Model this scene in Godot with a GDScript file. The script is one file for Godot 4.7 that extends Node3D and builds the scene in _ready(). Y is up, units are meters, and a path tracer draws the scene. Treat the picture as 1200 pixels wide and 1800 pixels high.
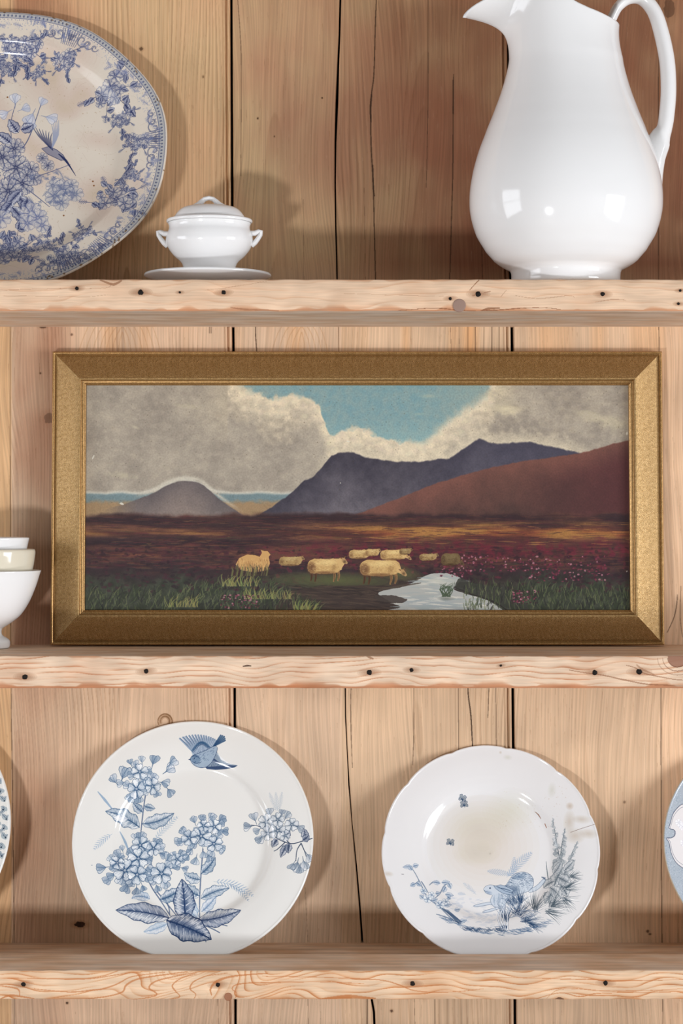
extends Node3D
# A pine dresser with china and a framed landscape. Photo pixels (1200 x 1800) are turned to metres on planes of known depth:
# z = 0 is the plane of the shelf fronts, the boarded back stands at z = ZW, the camera at z = D.

const S := 0.000588            # metres per photo pixel on the plane z = 0
const D := 2.117               # camera to shelf fronts
const EYE := 1.5               # camera height above the floor
const ZW := -0.179             # face of the boarded back
const RW := 0.922              # D / (D - ZW)

var mats := {}
var seedling := RandomNumberGenerator.new()


func _ready() -> void:
	seedling.seed = 77
	# ---- camera
	var cam := Camera3D.new()
	cam.name = "camera"
	cam.position = Vector3(0, EYE, D)
	cam.fov = rad_to_deg(2.0 * atan(900.0 * S / D))
	cam.near = 0.05
	cam.far = 50.0
	add_child(cam)
	cam.current = true
	# ---- sky and exposure
	var env := Environment.new()
	env.background_mode = Environment.BG_COLOR
	env.background_color = Color(0.86, 0.91, 1.0)
	env.background_energy_multiplier = 0.5
	env.tonemap_mode = Environment.TONE_MAPPER_LINEAR
	env.tonemap_exposure = 1.0
	env.sdfgi_enabled = true
	env.ssao_enabled = true
	env.ssil_enabled = true
	var we := WorldEnvironment.new()
	we.name = "world_environment"
	we.environment = env
	add_child(we)
	# ---- daylight standing in the window openings (side walls: large; wall behind the camera: small and low)
	for col in 2:
		for row in 2:
			daylight("daylight_right", Vector3(2.57, 0.83 + 0.64 * row, 1.385 + 0.73 * col), Vector2(0.69, 0.6), Vector3(-1, 0, 0), Color(0.965, 0.98, 1.0), 2.35)
	for row in 2:
		daylight("daylight_left", Vector3(-2.57, 1.2 + 0.72 * row, 0.85), Vector2(1.3, 0.68), Vector3(1, 0, 0), Color(0.965, 0.98, 1.0), 1.5)
	daylight("daylight_rear", Vector3(-1.2, 0.56, 2.77), Vector2(0.28, 0.22), Vector3(0, 0, -1), Color(0.98, 0.985, 1.0), 4.4)
	make_materials()
	build_room()
	build_dresser()
	build_painting()
	build_platter()
	build_tureen()
	build_jug()
	build_bowls()
	build_plates()


func daylight(called: String, at: Vector3, size: Vector2, facing: Vector3, c: Color, energy: float) -> void:
	var l := AreaLight3D.new()
	l.name = called
	l.area_size = size
	l.light_color = c
	l.light_energy = energy
	l.area_range = 12.0
	l.area_attenuation = 2.0
	l.shadow_enabled = true
	l.position = at
	l.basis = Basis.looking_at(facing, Vector3.UP)
	add_child(l)


# ------------------------------------------------------------------ helpers

func P(px: float, py: float, z: float) -> Vector3:      # a photo pixel on the plane at depth z
	var k := S * (D - z) / D
	return Vector3((px - 600.0) * k, EYE + (900.0 - py) * k, z)


func scale_at(z: float) -> float:
	return S * (D - z) / D


func mi(called: String, mesh: Mesh, parent: Node = self) -> MeshInstance3D:
	var o := MeshInstance3D.new()
	o.name = called
	o.mesh = mesh
	parent.add_child(o, true)
	return o


func obj(called: String, st: SurfaceTool, m: Material, parent: Node = self) -> MeshInstance3D:
	st.set_material(m)
	return mi(called, st.commit(), parent)


func thing(called: String, label: String, category: String, at := Vector3.ZERO, group := "") -> Node3D:
	var o := Node3D.new()
	o.name = called
	o.position = at
	add_child(o, true)
	tag(o, label, category, group)
	return o


func tag(o: Node, label: String, category: String, group := "") -> void:
	o.set_meta("label", label)
	o.set_meta("category", category)
	if group:
		o.set_meta("group", group)


func begin() -> SurfaceTool:
	var st := SurfaceTool.new()
	st.begin(Mesh.PRIMITIVE_TRIANGLES)
	return st


# rows: Array of PackedVector3Array of equal length; the surface between them. smooth groups: one for the whole grid.
func grid(st: SurfaceTool, rows: Array, closed := false, flip := false, group := 1, uvs: Array = []) -> void:
	var n: int = rows[0].size()
	var last := n if closed else n - 1
	st.set_smooth_group(group)
	for i in rows.size() - 1:
		var a: PackedVector3Array = rows[i]
		var b: PackedVector3Array = rows[i + 1]
		for j in last:
			var j2 := (j + 1) % n
			var q := [a[j], a[j2], b[j2], b[j]]
			var uq := []
			if uvs:
				uq = [uvs[i][j], uvs[i][j2], uvs[i + 1][j2], uvs[i + 1][j]]
			var order := [0, 1, 2, 0, 2, 3] if not flip else [0, 2, 1, 0, 3, 2]
			for t in 2:
				var i0: int = order[t * 3]
				var i1: int = order[t * 3 + 1]
				var i2: int = order[t * 3 + 2]
				if q[i0].is_equal_approx(q[i1]) or q[i1].is_equal_approx(q[i2]) or q[i0].is_equal_approx(q[i2]):
					continue
				for k in [i0, i1, i2]:
					if uvs:
						st.set_uv(uq[k])
					st.add_vertex(q[k])


func quad(st: SurfaceTool, a: Vector3, b: Vector3, c: Vector3, d: Vector3, group := -1, uv: Array = []) -> void:
	# corners clockwise seen from the front
	st.set_smooth_group(group)
	var q := [a, b, c, d]
	for k in [0, 1, 2, 0, 2, 3]:
		if uv:
			st.set_uv(uv[k])
		st.add_vertex(q[k])


# a box with chamfered edges
func bevel_box(st: SurfaceTool, lo: Vector3, hi: Vector3, c: float) -> void:
	var pts := []
	for z in [lo.z, hi.z]:
		var s := 1.0 if z == hi.z else -1.0
		pts.append([z - s * 0.0, c])
	var rings := []
	for e in [[lo.z, c], [lo.z + c, 0.0], [hi.z - c, 0.0], [hi.z, c]]:
		var z: float = e[0]
		var i: float = e[1]
		var x0 := lo.x + i
		var x1 := hi.x - i
		var y0 := lo.y + i
		var y1 := hi.y - i
		var k := c * 0.8
		rings.append(PackedVector3Array([Vector3(x0 + k, y0, z), Vector3(x1 - k, y0, z), Vector3(x1, y0 + k, z), Vector3(x1, y1 - k, z), Vector3(x1 - k, y1, z), Vector3(x0 + k, y1, z), Vector3(x0, y1 - k, z), Vector3(x0, y0 + k, z)]))
	grid(st, rings, true, true, -1)
	st.set_smooth_group(-1)
	for j in range(1, 7):
		var f: PackedVector3Array = rings[3]
		for v in [f[0], f[j + 1], f[j]]:
			st.add_vertex(v)
		var g: PackedVector3Array = rings[0]
		for v in [g[0], g[j], g[j + 1]]:
			st.add_vertex(v)


func done(st: SurfaceTool) -> SurfaceTool:
	st.generate_normals()
	return st


# a body turned about the y axis: profile of (radius, height), bottom to top outside; wave(phi) scales the radius
func lathe(st: SurfaceTool, prof: PackedVector2Array, seg := 96, at := Vector3.ZERO, sx := 1.0, sz := 1.0, flip := false) -> void:
	var rows := []
	for p in prof:
		var r := PackedVector3Array()
		for j in seg:
			var a := TAU * j / seg
			r.append(at + Vector3(cos(a) * p.x * sx, p.y, sin(a) * p.x * sz))
		rows.append(r)
	grid(st, rows, true, flip)


# a smooth run through points, n steps between each two
func smooth2(p: PackedVector2Array, n := 6) -> PackedVector2Array:
	var out := PackedVector2Array()
	for i in p.size() - 1:
		var a := p[maxi(i - 1, 0)]
		var d := p[mini(i + 2, p.size() - 1)]
		for k in n:
			out.append(p[i].cubic_interpolate(p[i + 1], a, d, float(k) / n))
	out.append(p[p.size() - 1])
	return out


# a tube along a path with an elliptical section (w across the plane normal to «side», t along «side»)
func tube(st: SurfaceTool, path: PackedVector3Array, wide: PackedFloat32Array, thick: PackedFloat32Array, side: Vector3, seg := 20, caps := true) -> void:
	var rows := []
	for i in path.size():
		var d := (path[mini(i + 1, path.size() - 1)] - path[maxi(i - 1, 0)]).normalized()
		var n := d.cross(side).normalized()
		var r := PackedVector3Array()
		for j in seg:
			var a := TAU * j / seg
			r.append(path[i] + n * cos(a) * wide[i] + side * sin(a) * thick[i])
		rows.append(r)
	if caps:
		var a0 := PackedVector3Array()
		var a1 := PackedVector3Array()
		for j in seg:
			a0.append(path[0])
			a1.append(path[path.size() - 1])
		rows.push_front(a0)
		rows.append(a1)
	grid(st, rows, true, true)


func piece(t: float, xs: Array, ys: Array) -> float:       # piecewise linear
	if t <= xs[0]:
		return ys[0]
	for i in xs.size() - 1:
		if t <= xs[i + 1]:
			return lerpf(ys[i], ys[i + 1], (t - xs[i]) / (xs[i + 1] - xs[i]))
	return ys[ys.size() - 1]


func hermite(t: float, xs: Array, ys: Array) -> float:     # smooth through points
	if t <= xs[0]:
		return ys[0]
	var n := xs.size()
	for i in n - 1:
		if t <= xs[i + 1]:
			return cubic_interpolate(ys[i], ys[i + 1], ys[maxi(i - 1, 0)], ys[mini(i + 2, n - 1)], (t - xs[i]) / (xs[i + 1] - xs[i]))
	return ys[n - 1]
# ------------------------------------------------------------------ the room (outside the frame, it carries the light)

func structure(called: String, st: SurfaceTool, m: Material) -> void:
	var o := obj(called, done(st), m)
	o.set_meta("kind", "structure")


func slab(st: SurfaceTool, lo: Vector3, hi: Vector3) -> void:
	bevel_box(st, lo, hi, 0.002)


func build_room() -> void:
	var w: Material = mats.plaster
	var st := begin()
	slab(st, Vector3(-2.7, -0.12, -0.4), Vector3(2.7, 0.0, 2.9))
	structure("floor", st, mats.boards)
	st = begin()
	slab(st, Vector3(-2.7, 2.6, -0.4), Vector3(2.7, 2.72, 2.9))
	structure("ceiling", st, w)
	st = begin()
	slab(st, Vector3(-2.7, 0.0, -0.4), Vector3(2.7, 2.6, -0.26))
	structure("wall_back", st, mats.shade)
	st = begin()
	slab(st, Vector3(-2.7, 0.0, -0.26), Vector3(-2.58, 2.6, 0.18))
	slab(st, Vector3(-2.7, 0.0, 1.52), Vector3(-2.58, 2.6, 2.78))
	slab(st, Vector3(-2.7, 0.0, 0.18), Vector3(-2.58, 0.82, 1.52))
	slab(st, Vector3(-2.7, 2.3, 0.18), Vector3(-2.58, 2.6, 1.52))
	structure("wall_left", st, w)
	# right wall with a window opening z 1.0..2.5, y 0.5..1.8
	st = begin()
	slab(st, Vector3(2.58, 0.0, -0.26), Vector3(2.7, 2.6, 1.0))
	slab(st, Vector3(2.58, 0.0, 2.5), Vector3(2.7, 2.6, 2.78))
	slab(st, Vector3(2.58, 0.0, 1.0), Vector3(2.7, 0.5, 2.5))
	slab(st, Vector3(2.58, 1.8, 1.0), Vector3(2.7, 2.6, 2.5))
	structure("wall_right", st, w)
	# wall behind the camera with a small low window x -1.36..-1.04, y 0.43..0.69
	st = begin()
	slab(st, Vector3(-2.7, 0.0, 2.78), Vector3(-1.36, 2.6, 2.9))
	slab(st, Vector3(-1.04, 0.0, 2.78), Vector3(2.7, 2.6, 2.9))
	slab(st, Vector3(-1.36, 0.0, 2.78), Vector3(-1.04, 0.43, 2.9))
	slab(st, Vector3(-1.36, 0.69, 2.78), Vector3(-1.04, 2.6, 2.9))
	structure("wall_front", st, w)
	st = begin()
	for e in [[0.98, 1.03], [1.735, 1.765], [2.47, 2.52]]:
		slab(st, Vector3(2.60, 0.48, e[0]), Vector3(2.66, 1.82, e[1]))
	for e in [[0.48, 0.53], [1.14, 1.165], [1.77, 1.82]]:
		slab(st, Vector3(2.605, e[0], 0.99), Vector3(2.655, e[1], 2.51))
	structure("window_1", st, mats.paint)
	st = begin()
	for e in [[-1.375, -1.345], [-1.055, -1.025]]:
		slab(st, Vector3(e[0], 0.415, 2.8), Vector3(e[1], 0.705, 2.86))
	for e in [[0.415, 0.445], [0.675, 0.705]]:
		slab(st, Vector3(-1.37, e[0], 2.805), Vector3(-1.03, e[1], 2.855))
	structure("window_2", st, mats.paint)
	st = begin()
	for e in [[0.16, 0.2], [1.5, 1.54]]:
		slab(st, Vector3(-2.66, 0.80, e[0]), Vector3(-2.60, 2.32, e[1]))
	for e in [[0.80, 0.84], [1.545, 1.575], [2.28, 2.32]]:
		slab(st, Vector3(-2.655, e[0], 0.17), Vector3(-2.605, e[1], 1.53))
	structure("window_3", st, mats.paint)
# ------------------------------------------------------------------ a small painter: polygons and tapered strokes on an Image

class Pad:
	var img: Image
	var k := 1.0
	var o := Vector2.ZERO
	var w := 0
	var h := 0
	var rows := {}

	func _init(width: int, height: int, c: Color) -> void:
		w = width
		h = height
		img = Image.create(w, h, false, Image.FORMAT_RGBA8)
		img.fill(c)

	func frame(origin: Vector2, per_unit: float) -> void:      # units -> pixels: (p - origin) * per_unit
		o = origin
		k = per_unit

	func brush(c: Color) -> Image:
		var key := c.to_rgba32()
		if not rows.has(key):
			if rows.size() > 400:
				rows.clear()
			var r := Image.create(w, 1, false, Image.FORMAT_RGBA8)
			r.fill(c)
			rows[key] = r
		return rows[key]

	func poly(p: PackedVector2Array, c: Color) -> void:
		var n := p.size()
		if n < 3:
			return
		var q := PackedVector2Array()
		q.resize(n)
		var lo := 1e9
		var hi := -1e9
		for i in n:
			var v := (p[i] - o) * k
			q[i] = v
			lo = minf(lo, v.y)
			hi = maxf(hi, v.y)
		var y0 := maxi(0, ceili(lo - 0.5))
		var y1 := mini(h - 1, floori(hi - 0.5))
		var src: Image = null
		var solid := c.a >= 0.999
		if not solid:
			src = brush(Color(snappedf(c.r, 0.01), snappedf(c.g, 0.01), snappedf(c.b, 0.01), snappedf(c.a, 0.02)))
		for y in range(y0, y1 + 1):
			var yc := y + 0.5
			var xs := PackedFloat32Array()
			var a := q[n - 1]
			for i in n:
				var b := q[i]
				if (a.y <= yc) != (b.y <= yc):
					xs.append(a.x + (yc - a.y) * (b.x - a.x) / (b.y - a.y))
				a = b
			xs.sort()
			for i in range(0, xs.size() - 1, 2):
				var x0 := maxi(0, ceili(xs[i] - 0.5))
				var x1 := mini(w - 1, floori(xs[i + 1] - 0.5))
				if x1 < x0:
					continue
				if solid:
					img.fill_rect(Rect2i(x0, y, x1 - x0 + 1, 1), c)
				else:
					img.blend_rect(src, Rect2i(0, 0, x1 - x0 + 1, 1), Vector2i(x0, y))

	# a stroke through points, its width w0 at the start, wm in the middle, w1 at the end
	func stroke(p: PackedVector2Array, c: Color, w0: float, wm: float, w1: float, fine := 4) -> void:
		var q := p
		if p.size() > 2 and fine > 1:
			q = PackedVector2Array()
			for i in p.size() - 1:
				for s in fine:
					q.append(p[i].cubic_interpolate(p[i + 1], p[maxi(i - 1, 0)], p[mini(i + 2, p.size() - 1)], float(s) / fine))
			q.append(p[p.size() - 1])
		var n := q.size()
		var l := PackedVector2Array()
		var r := PackedVector2Array()
		for i in n:
			var t := float(i) / (n - 1)
			var wd := lerpf(w0, wm, t * 2.0) if t < 0.5 else lerpf(wm, w1, t * 2.0 - 1.0)
			var d := (q[mini(i + 1, n - 1)] - q[maxi(i - 1, 0)]).normalized()
			var e := Vector2(-d.y, d.x) * wd * 0.5
			l.append(q[i] + e)
			r.append(q[i] - e)
		r.reverse()
		l.append_array(r)
		poly(l, c)

	func seg(ax: float, ay: float, bx: float, by: float, c: Color, w0: float, w1: float) -> void:
		stroke(PackedVector2Array([Vector2(ax, ay), Vector2(bx, by)]), c, w0, (w0 + w1) * 0.5, w1, 1)

	func blob(x: float, y: float, rx: float, ry: float, c: Color, turn := 0.0, rough := 0.0, rng: RandomNumberGenerator = null, n := 20) -> void:
		var p := PackedVector2Array()
		for i in n:
			var a := TAU * i / n
			var f := 1.0
			if rng:
				f += rng.randf_range(-rough, rough)
			p.append(Vector2(x, y) + Vector2(cos(a) * rx * f, sin(a) * ry * f).rotated(turn))
		poly(p, c)

	# soft patch: nested blobs of low alpha
	func soft(x: float, y: float, rx: float, ry: float, c: Color, turn := 0.0, steps := 6) -> void:
		var a := 1.0 - pow(1.0 - c.a, 1.0 / steps)
		for s in steps:
			var f := 1.0 - float(s) / steps
			blob(x, y, rx * f, ry * f, Color(c.r, c.g, c.b, a), turn, 0.0, null, 28)

	func texture(wd: int, ht: int) -> ImageTexture:
		var out := img.duplicate()
		if wd != w or ht != h:
			out.resize(wd, ht, Image.INTERPOLATE_LANCZOS)
		out.convert(Image.FORMAT_RGB8)
		return ImageTexture.create_from_image(out)


func V(a: Array) -> PackedVector2Array:                # [x, y, x, y, ...] -> points
	var p := PackedVector2Array()
	for i in range(0, a.size(), 2):
		p.append(Vector2(a[i], a[i + 1]))
	return p


func noise(sd: int, freq: float, octaves := 1, ridged := false) -> FastNoiseLite:
	var n := FastNoiseLite.new()
	n.seed = sd
	n.noise_type = FastNoiseLite.TYPE_SIMPLEX_SMOOTH
	n.frequency = freq
	n.fractal_type = (FastNoiseLite.FRACTAL_RIDGED if ridged else FastNoiseLite.FRACTAL_FBM) if octaves > 1 else FastNoiseLite.FRACTAL_NONE
	n.fractal_octaves = octaves
	return n


func C8(r: float, g: float, b: float, a := 1.0) -> Color:
	return Color(r / 255.0, g / 255.0, b / 255.0, a)
# ------------------------------------------------------------------ materials and wood

func plain(c: Color, rough: float, spec := 0.5) -> StandardMaterial3D:
	var m := StandardMaterial3D.new()
	m.albedo_color = c
	m.roughness = rough
	m.metallic_specular = spec
	return m


func make_materials() -> void:
	mats.plaster = plain(C8(146, 145, 143), 0.9)
	mats.shade = plain(C8(40, 33, 27), 0.95, 0.2)
	mats.boards = plain(C8(120, 108, 94), 0.6)
	mats.paint = plain(C8(235, 233, 228), 0.5)
	mats.iron = plain(C8(30, 24, 20), 0.7, 0.3)
	mats.plug = plain(C8(150, 122, 108), 0.6)
	mats.plug_dark = plain(C8(150, 98, 66), 0.6)
	mats.china = plain(C8(240, 239, 238), 0.1)
	mats.creamware = plain(C8(226, 217, 196), 0.1)
	mats.gilt = gilt(C8(158, 128, 84), 0.36, 0.68, 1.0)
	mats.gilt_edge = gilt(C8(164, 128, 80), 0.32, 0.65, 0.4)
	var lm := plain(Color.WHITE, 0.42, 0.4)
	lm.albedo_texture = print_landscape()
	lm.heightmap_enabled = true
	lm.heightmap_texture = lm.albedo_texture
	lm.heightmap_scale = 0.04
	mats.landscape = lm
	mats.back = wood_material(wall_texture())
	mats.back_side = plain(C8(150, 112, 78), 0.8)
	mats.shelf_under = wood_material(top_texture())
	mats.shelf_top = mats.shelf_under.duplicate()
	mats.shelf_top.albedo_color = C8(255, 246, 238)
	for i in 3:
		mats["front%d" % i] = wood_material(front_texture(i))


# rubbed bronze powder over gesso: mottled, with worm-like brush relief
func gilt(c: Color, rough: float, metal: float, relief: float) -> StandardMaterial3D:
	var n := 512
	var fine := noise(301, 0.13, 3).get_seamless_image(n, n)
	var wide := noise(302, 0.02, 2).get_seamless_image(n, n)
	var col := Image.create(n, n, false, Image.FORMAT_RGB8)
	for j in n:
		for i in n:
			var v := fine.get_pixel(i, j).r - 0.5
			var w := wide.get_pixel(i, j).r - 0.5
			var s := 1.0 + v * 1.7 + w * 0.25
			col.set_pixel(i, j, Color(clampf(c.r * s, 0, 1), clampf(c.g * s * (1.0 + w * 0.06), 0, 1), clampf(c.b * s * (1.0 + w * 0.2), 0, 1)))
	var bump := fine
	bump.convert(Image.FORMAT_RGB8)
	var m := StandardMaterial3D.new()
	m.albedo_texture = ImageTexture.create_from_image(col)
	m.roughness = rough
	m.metallic = metal
	m.metallic_specular = 0.5
	m.uv1_triplanar = true
	m.uv1_scale = Vector3.ONE * 22.0
	m.heightmap_enabled = true
	m.heightmap_texture = ImageTexture.create_from_image(bump)
	m.heightmap_scale = 0.025 * relief
	return m


func wood_material(t: Texture2D) -> StandardMaterial3D:
	var m := plain(Color.WHITE, 0.62, 0.35)
	m.albedo_texture = t
	m.heightmap_enabled = true
	m.heightmap_texture = t
	m.heightmap_scale = 0.06
	m.texture_filter = BaseMaterial3D.TEXTURE_FILTER_LINEAR_WITH_MIPMAPS_ANISOTROPIC
	return m


# The boarded back: wall pixels x -150..1350, y -50..1850, one texture pixel each; uv = ((x + 150) / 1500, (y + 50) / 1900).
func wall_texture() -> ImageTexture:
	var w := 1500
	var h := 475
	var fibre := noise(3, 0.16, 2)
	var wide := noise(4, 0.012, 2)
	var warp := noise(5, 0.004, 2)
	var blotch := noise(6, 0.006, 3)
	var data := PackedByteArray()
	data.resize(w * h * 3)
	# column facts
	var centre := PackedFloat32Array()
	var spacing := PackedFloat32Array()
	var board := PackedInt32Array()
	for i in w:
		var x := i - 150.0
		var b := 0 if x < 20.0 else 1 if x < 410.0 else 2 if x < 600.0 else 3 if x < 898.0 else 4 if x < 1160.0 else 5
		board.append(b)
		centre.append([-60.0, 235.0, 480.0, 742.0, 1010.0, 1300.0][b])
		spacing.append([11.0, 6.2, 13.0, 9.0, 15.0, 12.0][b])
	var strength: Array = [0.55, 0.8, 0.35, 0.6, 0.3, 0.4]
	var tone: Array = [Vector3(213, 172, 128), Vector3(211, 179, 149), Vector3(208, 178, 149), Vector3(208, 177, 145), Vector3(211, 179, 147), Vector3(209, 175, 143)]
	for j in h:
		var y := j * 4.0 - 50.0
		# upper bay: stained boards, more so the middle ones, with shade by the jug painted in
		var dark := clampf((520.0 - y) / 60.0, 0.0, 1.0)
		var orange := clampf((y - 500.0) / 50.0, 0.0, 1.0) * clampf((760.0 - y) / 120.0, 0.0, 1.0)
		for i in w:
			var x := i - 150.0
			var b := board[i]
			var u := x + warp.get_noise_2d(x, y * 0.35) * 22.0
			var q := absf(u - centre[i])
			var r := (sqrt(q * q + 900.0) + 0.000022 * (y - 640.0) * (y - 640.0) + wide.get_noise_2d(x * 0.2, y * 0.12) * 14.0) / spacing[i]
			var f := r - floorf(r)
			var line := f * f * f * f * (1.0 - smoothstep(0.93, 1.0, f))
			var m := wide.get_noise_2d(x * 0.8 + 300.0, y * 0.05)
			line *= strength[b] * clampf(0.55 + m * 1.3, 0.05, 1.2)
			var fb := fibre.get_noise_2d(u * 1.6, y * 0.018)
			var bl := blotch.get_noise_2d(x, y * 0.7)
			var c: Vector3 = tone[b]
			var red := 0.0
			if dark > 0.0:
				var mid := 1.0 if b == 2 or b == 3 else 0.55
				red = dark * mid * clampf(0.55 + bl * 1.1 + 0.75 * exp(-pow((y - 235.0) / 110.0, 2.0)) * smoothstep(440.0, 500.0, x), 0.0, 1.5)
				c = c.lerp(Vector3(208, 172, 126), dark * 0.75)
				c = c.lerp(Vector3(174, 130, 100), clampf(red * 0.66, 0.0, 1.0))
			if orange > 0.0:
				var om := clampf(wide.get_noise_2d(x * 1.1 + 900.0, y * 0.02) * 1.5 + 0.15, 0.0, 1.0) * orange * (1.0 if b == 3 else 0.4)
				c = c.lerp(Vector3(216, 156, 100), om * 0.8)
			# the left strip has browned; shade around the jug is painted into the upper boards
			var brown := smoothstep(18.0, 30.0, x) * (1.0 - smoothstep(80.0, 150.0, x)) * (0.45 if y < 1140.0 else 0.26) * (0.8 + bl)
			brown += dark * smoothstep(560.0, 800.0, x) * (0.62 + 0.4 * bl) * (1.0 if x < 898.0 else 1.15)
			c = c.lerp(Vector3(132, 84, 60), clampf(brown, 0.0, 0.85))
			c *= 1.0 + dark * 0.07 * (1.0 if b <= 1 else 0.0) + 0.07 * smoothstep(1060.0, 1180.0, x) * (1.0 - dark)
			var g := 1.0 + fb * 0.1 + bl * 0.09 - line * 0.24
			var at := (j * w + i) * 3
			data[at] = clampi(int(c.x * (g + line * 0.05)), 0, 255)
			data[at + 1] = clampi(int(c.y * g), 0, 255)
			data[at + 2] = clampi(int(c.z * (g - line * 0.05)), 0, 255)
	var im := Image.create_from_data(w, h, false, Image.FORMAT_RGB8, data)
	im.resize(3000, 3800, Image.INTERPOLATE_CUBIC)
	im.convert(Image.FORMAT_RGBA8)
	var p := Pad.new(8, 8, Color.WHITE)
	p.img = im
	p.w = 3000
	p.h = 3800
	p.frame(Vector2(-150, -50), 2.0)
	var rng := RandomNumberGenerator.new()
	rng.seed = 5
	var ink := C8(46, 28, 16)
	# hairlines where the boards are jointed, then drying cracks
	for l in [[V([18, -50, 18, 600, 19, 1135, 22, 1400, 25, 1660, 25, 1850]), 1.3, 0.55], [V([1157, -50, 1157, 490, 1160, 900, 1162, 1480, 1165, 1850]), 1.6, 0.6],
			[V([416, -20, 422, 60, 424, 130, 423, 310]), 1.4, 0.5], [V([664, -50, 660, 30, 657, 130, 652, 175, 652, 250, 656, 330, 658, 420, 660, 495]), 2.0, 0.75],
			[V([653, 165, 651, 190, 652, 215]), 3.4, 0.6], [V([655, 290, 656, 330, 658, 345]), 3.0, 0.6],
			[V([752, -50, 752, 180, 749, 330]), 1.2, 0.5], [V([797, 130, 796, 250, 795, 330, 790, 495]), 2.0, 0.65], [V([796, 140, 796, 200]), 3.0, 0.5],
			[V([893, -50, 893, 300]), 1.4, 0.5], [V([846, 420, 848, 495]), 1.6, 0.6], [V([640, 330, 642, 495]), 1.0, 0.4], [V([533, 350, 534, 495]), 0.9, 0.3],
			[V([449, 560, 449, 590, 453, 640]), 1.8, 0.7], [V([368, 560, 368, 586]), 1.8, 0.7], [V([371, 560, 371, 586]), 1.6, 0.6],
			[V([791, 560, 793, 640]), 1.0, 0.5], [V([806, 560, 807, 640]), 0.9, 0.45], [V([822, 560, 822, 640]), 1.0, 0.5], [V([835, 560, 835, 640]), 2.0, 0.85], [V([850, 560, 850, 640]), 0.9, 0.4],
			[V([864, 560, 864, 640]), 1.5, 0.75], [V([877, 560, 877, 640]), 1.1, 0.6], [V([1190, 1045, 1189, 1060, 1184, 1085, 1172, 1112]), 1.6, 0.6], [V([1196, 1030, 1195, 1085, 1199, 1120]), 1.3, 0.5],
			[V([617, 1205, 616, 1250, 619, 1350]), 1.5, 0.6], [V([727, 1205, 727, 1290, 725, 1345]), 1.4, 0.55], [V([805, 1205, 806, 1330]), 2.2, 0.45],
			[V([822, 1205, 823, 1225, 827, 1255, 829, 1290, 831, 1330]), 2.2, 0.85], [V([859, 1205, 858, 1240, 857, 1262]), 1.4, 0.6], [V([871, 1205, 872, 1330]), 1.4, 0.6],
			[V([325, 1265, 327, 1278, 331, 1300]), 1.2, 0.45], [V([536, 1560, 541, 1655]), 1.0, 0.35], [V([541, 1755, 542, 1850]), 1.1, 0.5], [V([645, 1755, 646, 1850]), 2.2, 0.75],
			[V([728, 1755, 730, 1850]), 1.1, 0.5], [V([764, 1755, 764, 1850]), 1.6, 0.6], [V([383, 1755, 384, 1850]), 1.1, 0.5], [V([562, 1755, 566, 1850]), 0.8, 0.4]]:
		p.stroke(l[0], Color(ink.r, ink.g, ink.b, l[2]), l[1] * 0.7, l[1], l[1] * 0.7, 6)
	# knots
	for e in [[140, 1625, 11, 6, 0.85], [86, 735, 11, 12, 0.3], [248, 86, 4, 4, 0.5], [1176, 15, 12, 20, 0.35], [118, 1763, 2.5, 2.5, 0.7], [688, 1777, 3, 3, 0.6], [1138, 1637, 3, 3, 0.5], [1142, 1642, 3, 2, 0.5], [1097, 1410, 3, 3, 0.3], [453, 208, 1.6, 2.2, 0.8], [566, 172, 1.6, 1.6, 0.8], [482, 240, 1.2, 2.0, 0.6], [126, 588, 2.4, 2.4, 0.45], [71, 656, 2, 2, 0.6], [75, 575, 7, 3, 0.5], [357, 135, 2, 3, 0.35]]:
		p.soft(e[0], e[1], e[2] * 1.7, e[3] * 1.5, C8(120, 74, 40, 0.5 * e[4]))
		p.blob(e[0], e[1], e[2] * 0.8, e[3] * 0.8, C8(40, 24, 14, e[4]), 0.0, 0.18, rng)
	# the ring shaped knot above the bird plate
	for k in 4:
		var pts := PackedVector2Array()
		for s in 15:
			var a := PI * 0.85 + PI * 1.5 * s / 14.0
			pts.append(Vector2(290, 1268) + Vector2(cos(a) * (12.5 - k * 2.2), sin(a) * (13.0 - k * 2.0)))
		p.stroke(pts, C8(104, 66, 34, 0.75 if k % 2 == 0 else 0.3), 1.2, 2.4, 1.6, 3)
	# cathedral figure over the frame's left end
	for c in [[215, 7], [530, 5]]:
		for k in c[1]:
			var hw: float = 6.0 + k * 9.0
			p.stroke(V([c[0] - hw * 1.5, 660, c[0] - hw, 610 - k * 6.0, c[0] - hw * 0.35, 590 - k * 9.0, c[0], 584 - k * 9.5, c[0] + hw * 0.4, 592 - k * 9.0, c[0] + hw * 0.9, 612 - k * 6.0, c[0] + hw * 1.3, 660]), C8(166, 116, 66, 0.3), 1.0, 2.0, 1.0, 4)
	# fine dark pores and flecks along the grain
	for k in 9000:
		var x := rng.randf_range(-150, 1350)
		var y := rng.randf_range(-50, 1850)
		p.seg(x, y, x + rng.randf_range(-0.6, 0.6), y + rng.randf_range(4, 26), C8(110, 70, 42, rng.randf_range(0.06, 0.22)) if k % 3 else C8(244, 222, 196, rng.randf_range(0.05, 0.16)), 0.8, 0.5)
	im.convert(Image.FORMAT_RGB8)
	im.resize(1500, 1900, Image.INTERPOLATE_BILINEAR)
	return ImageTexture.create_from_image(im)


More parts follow.
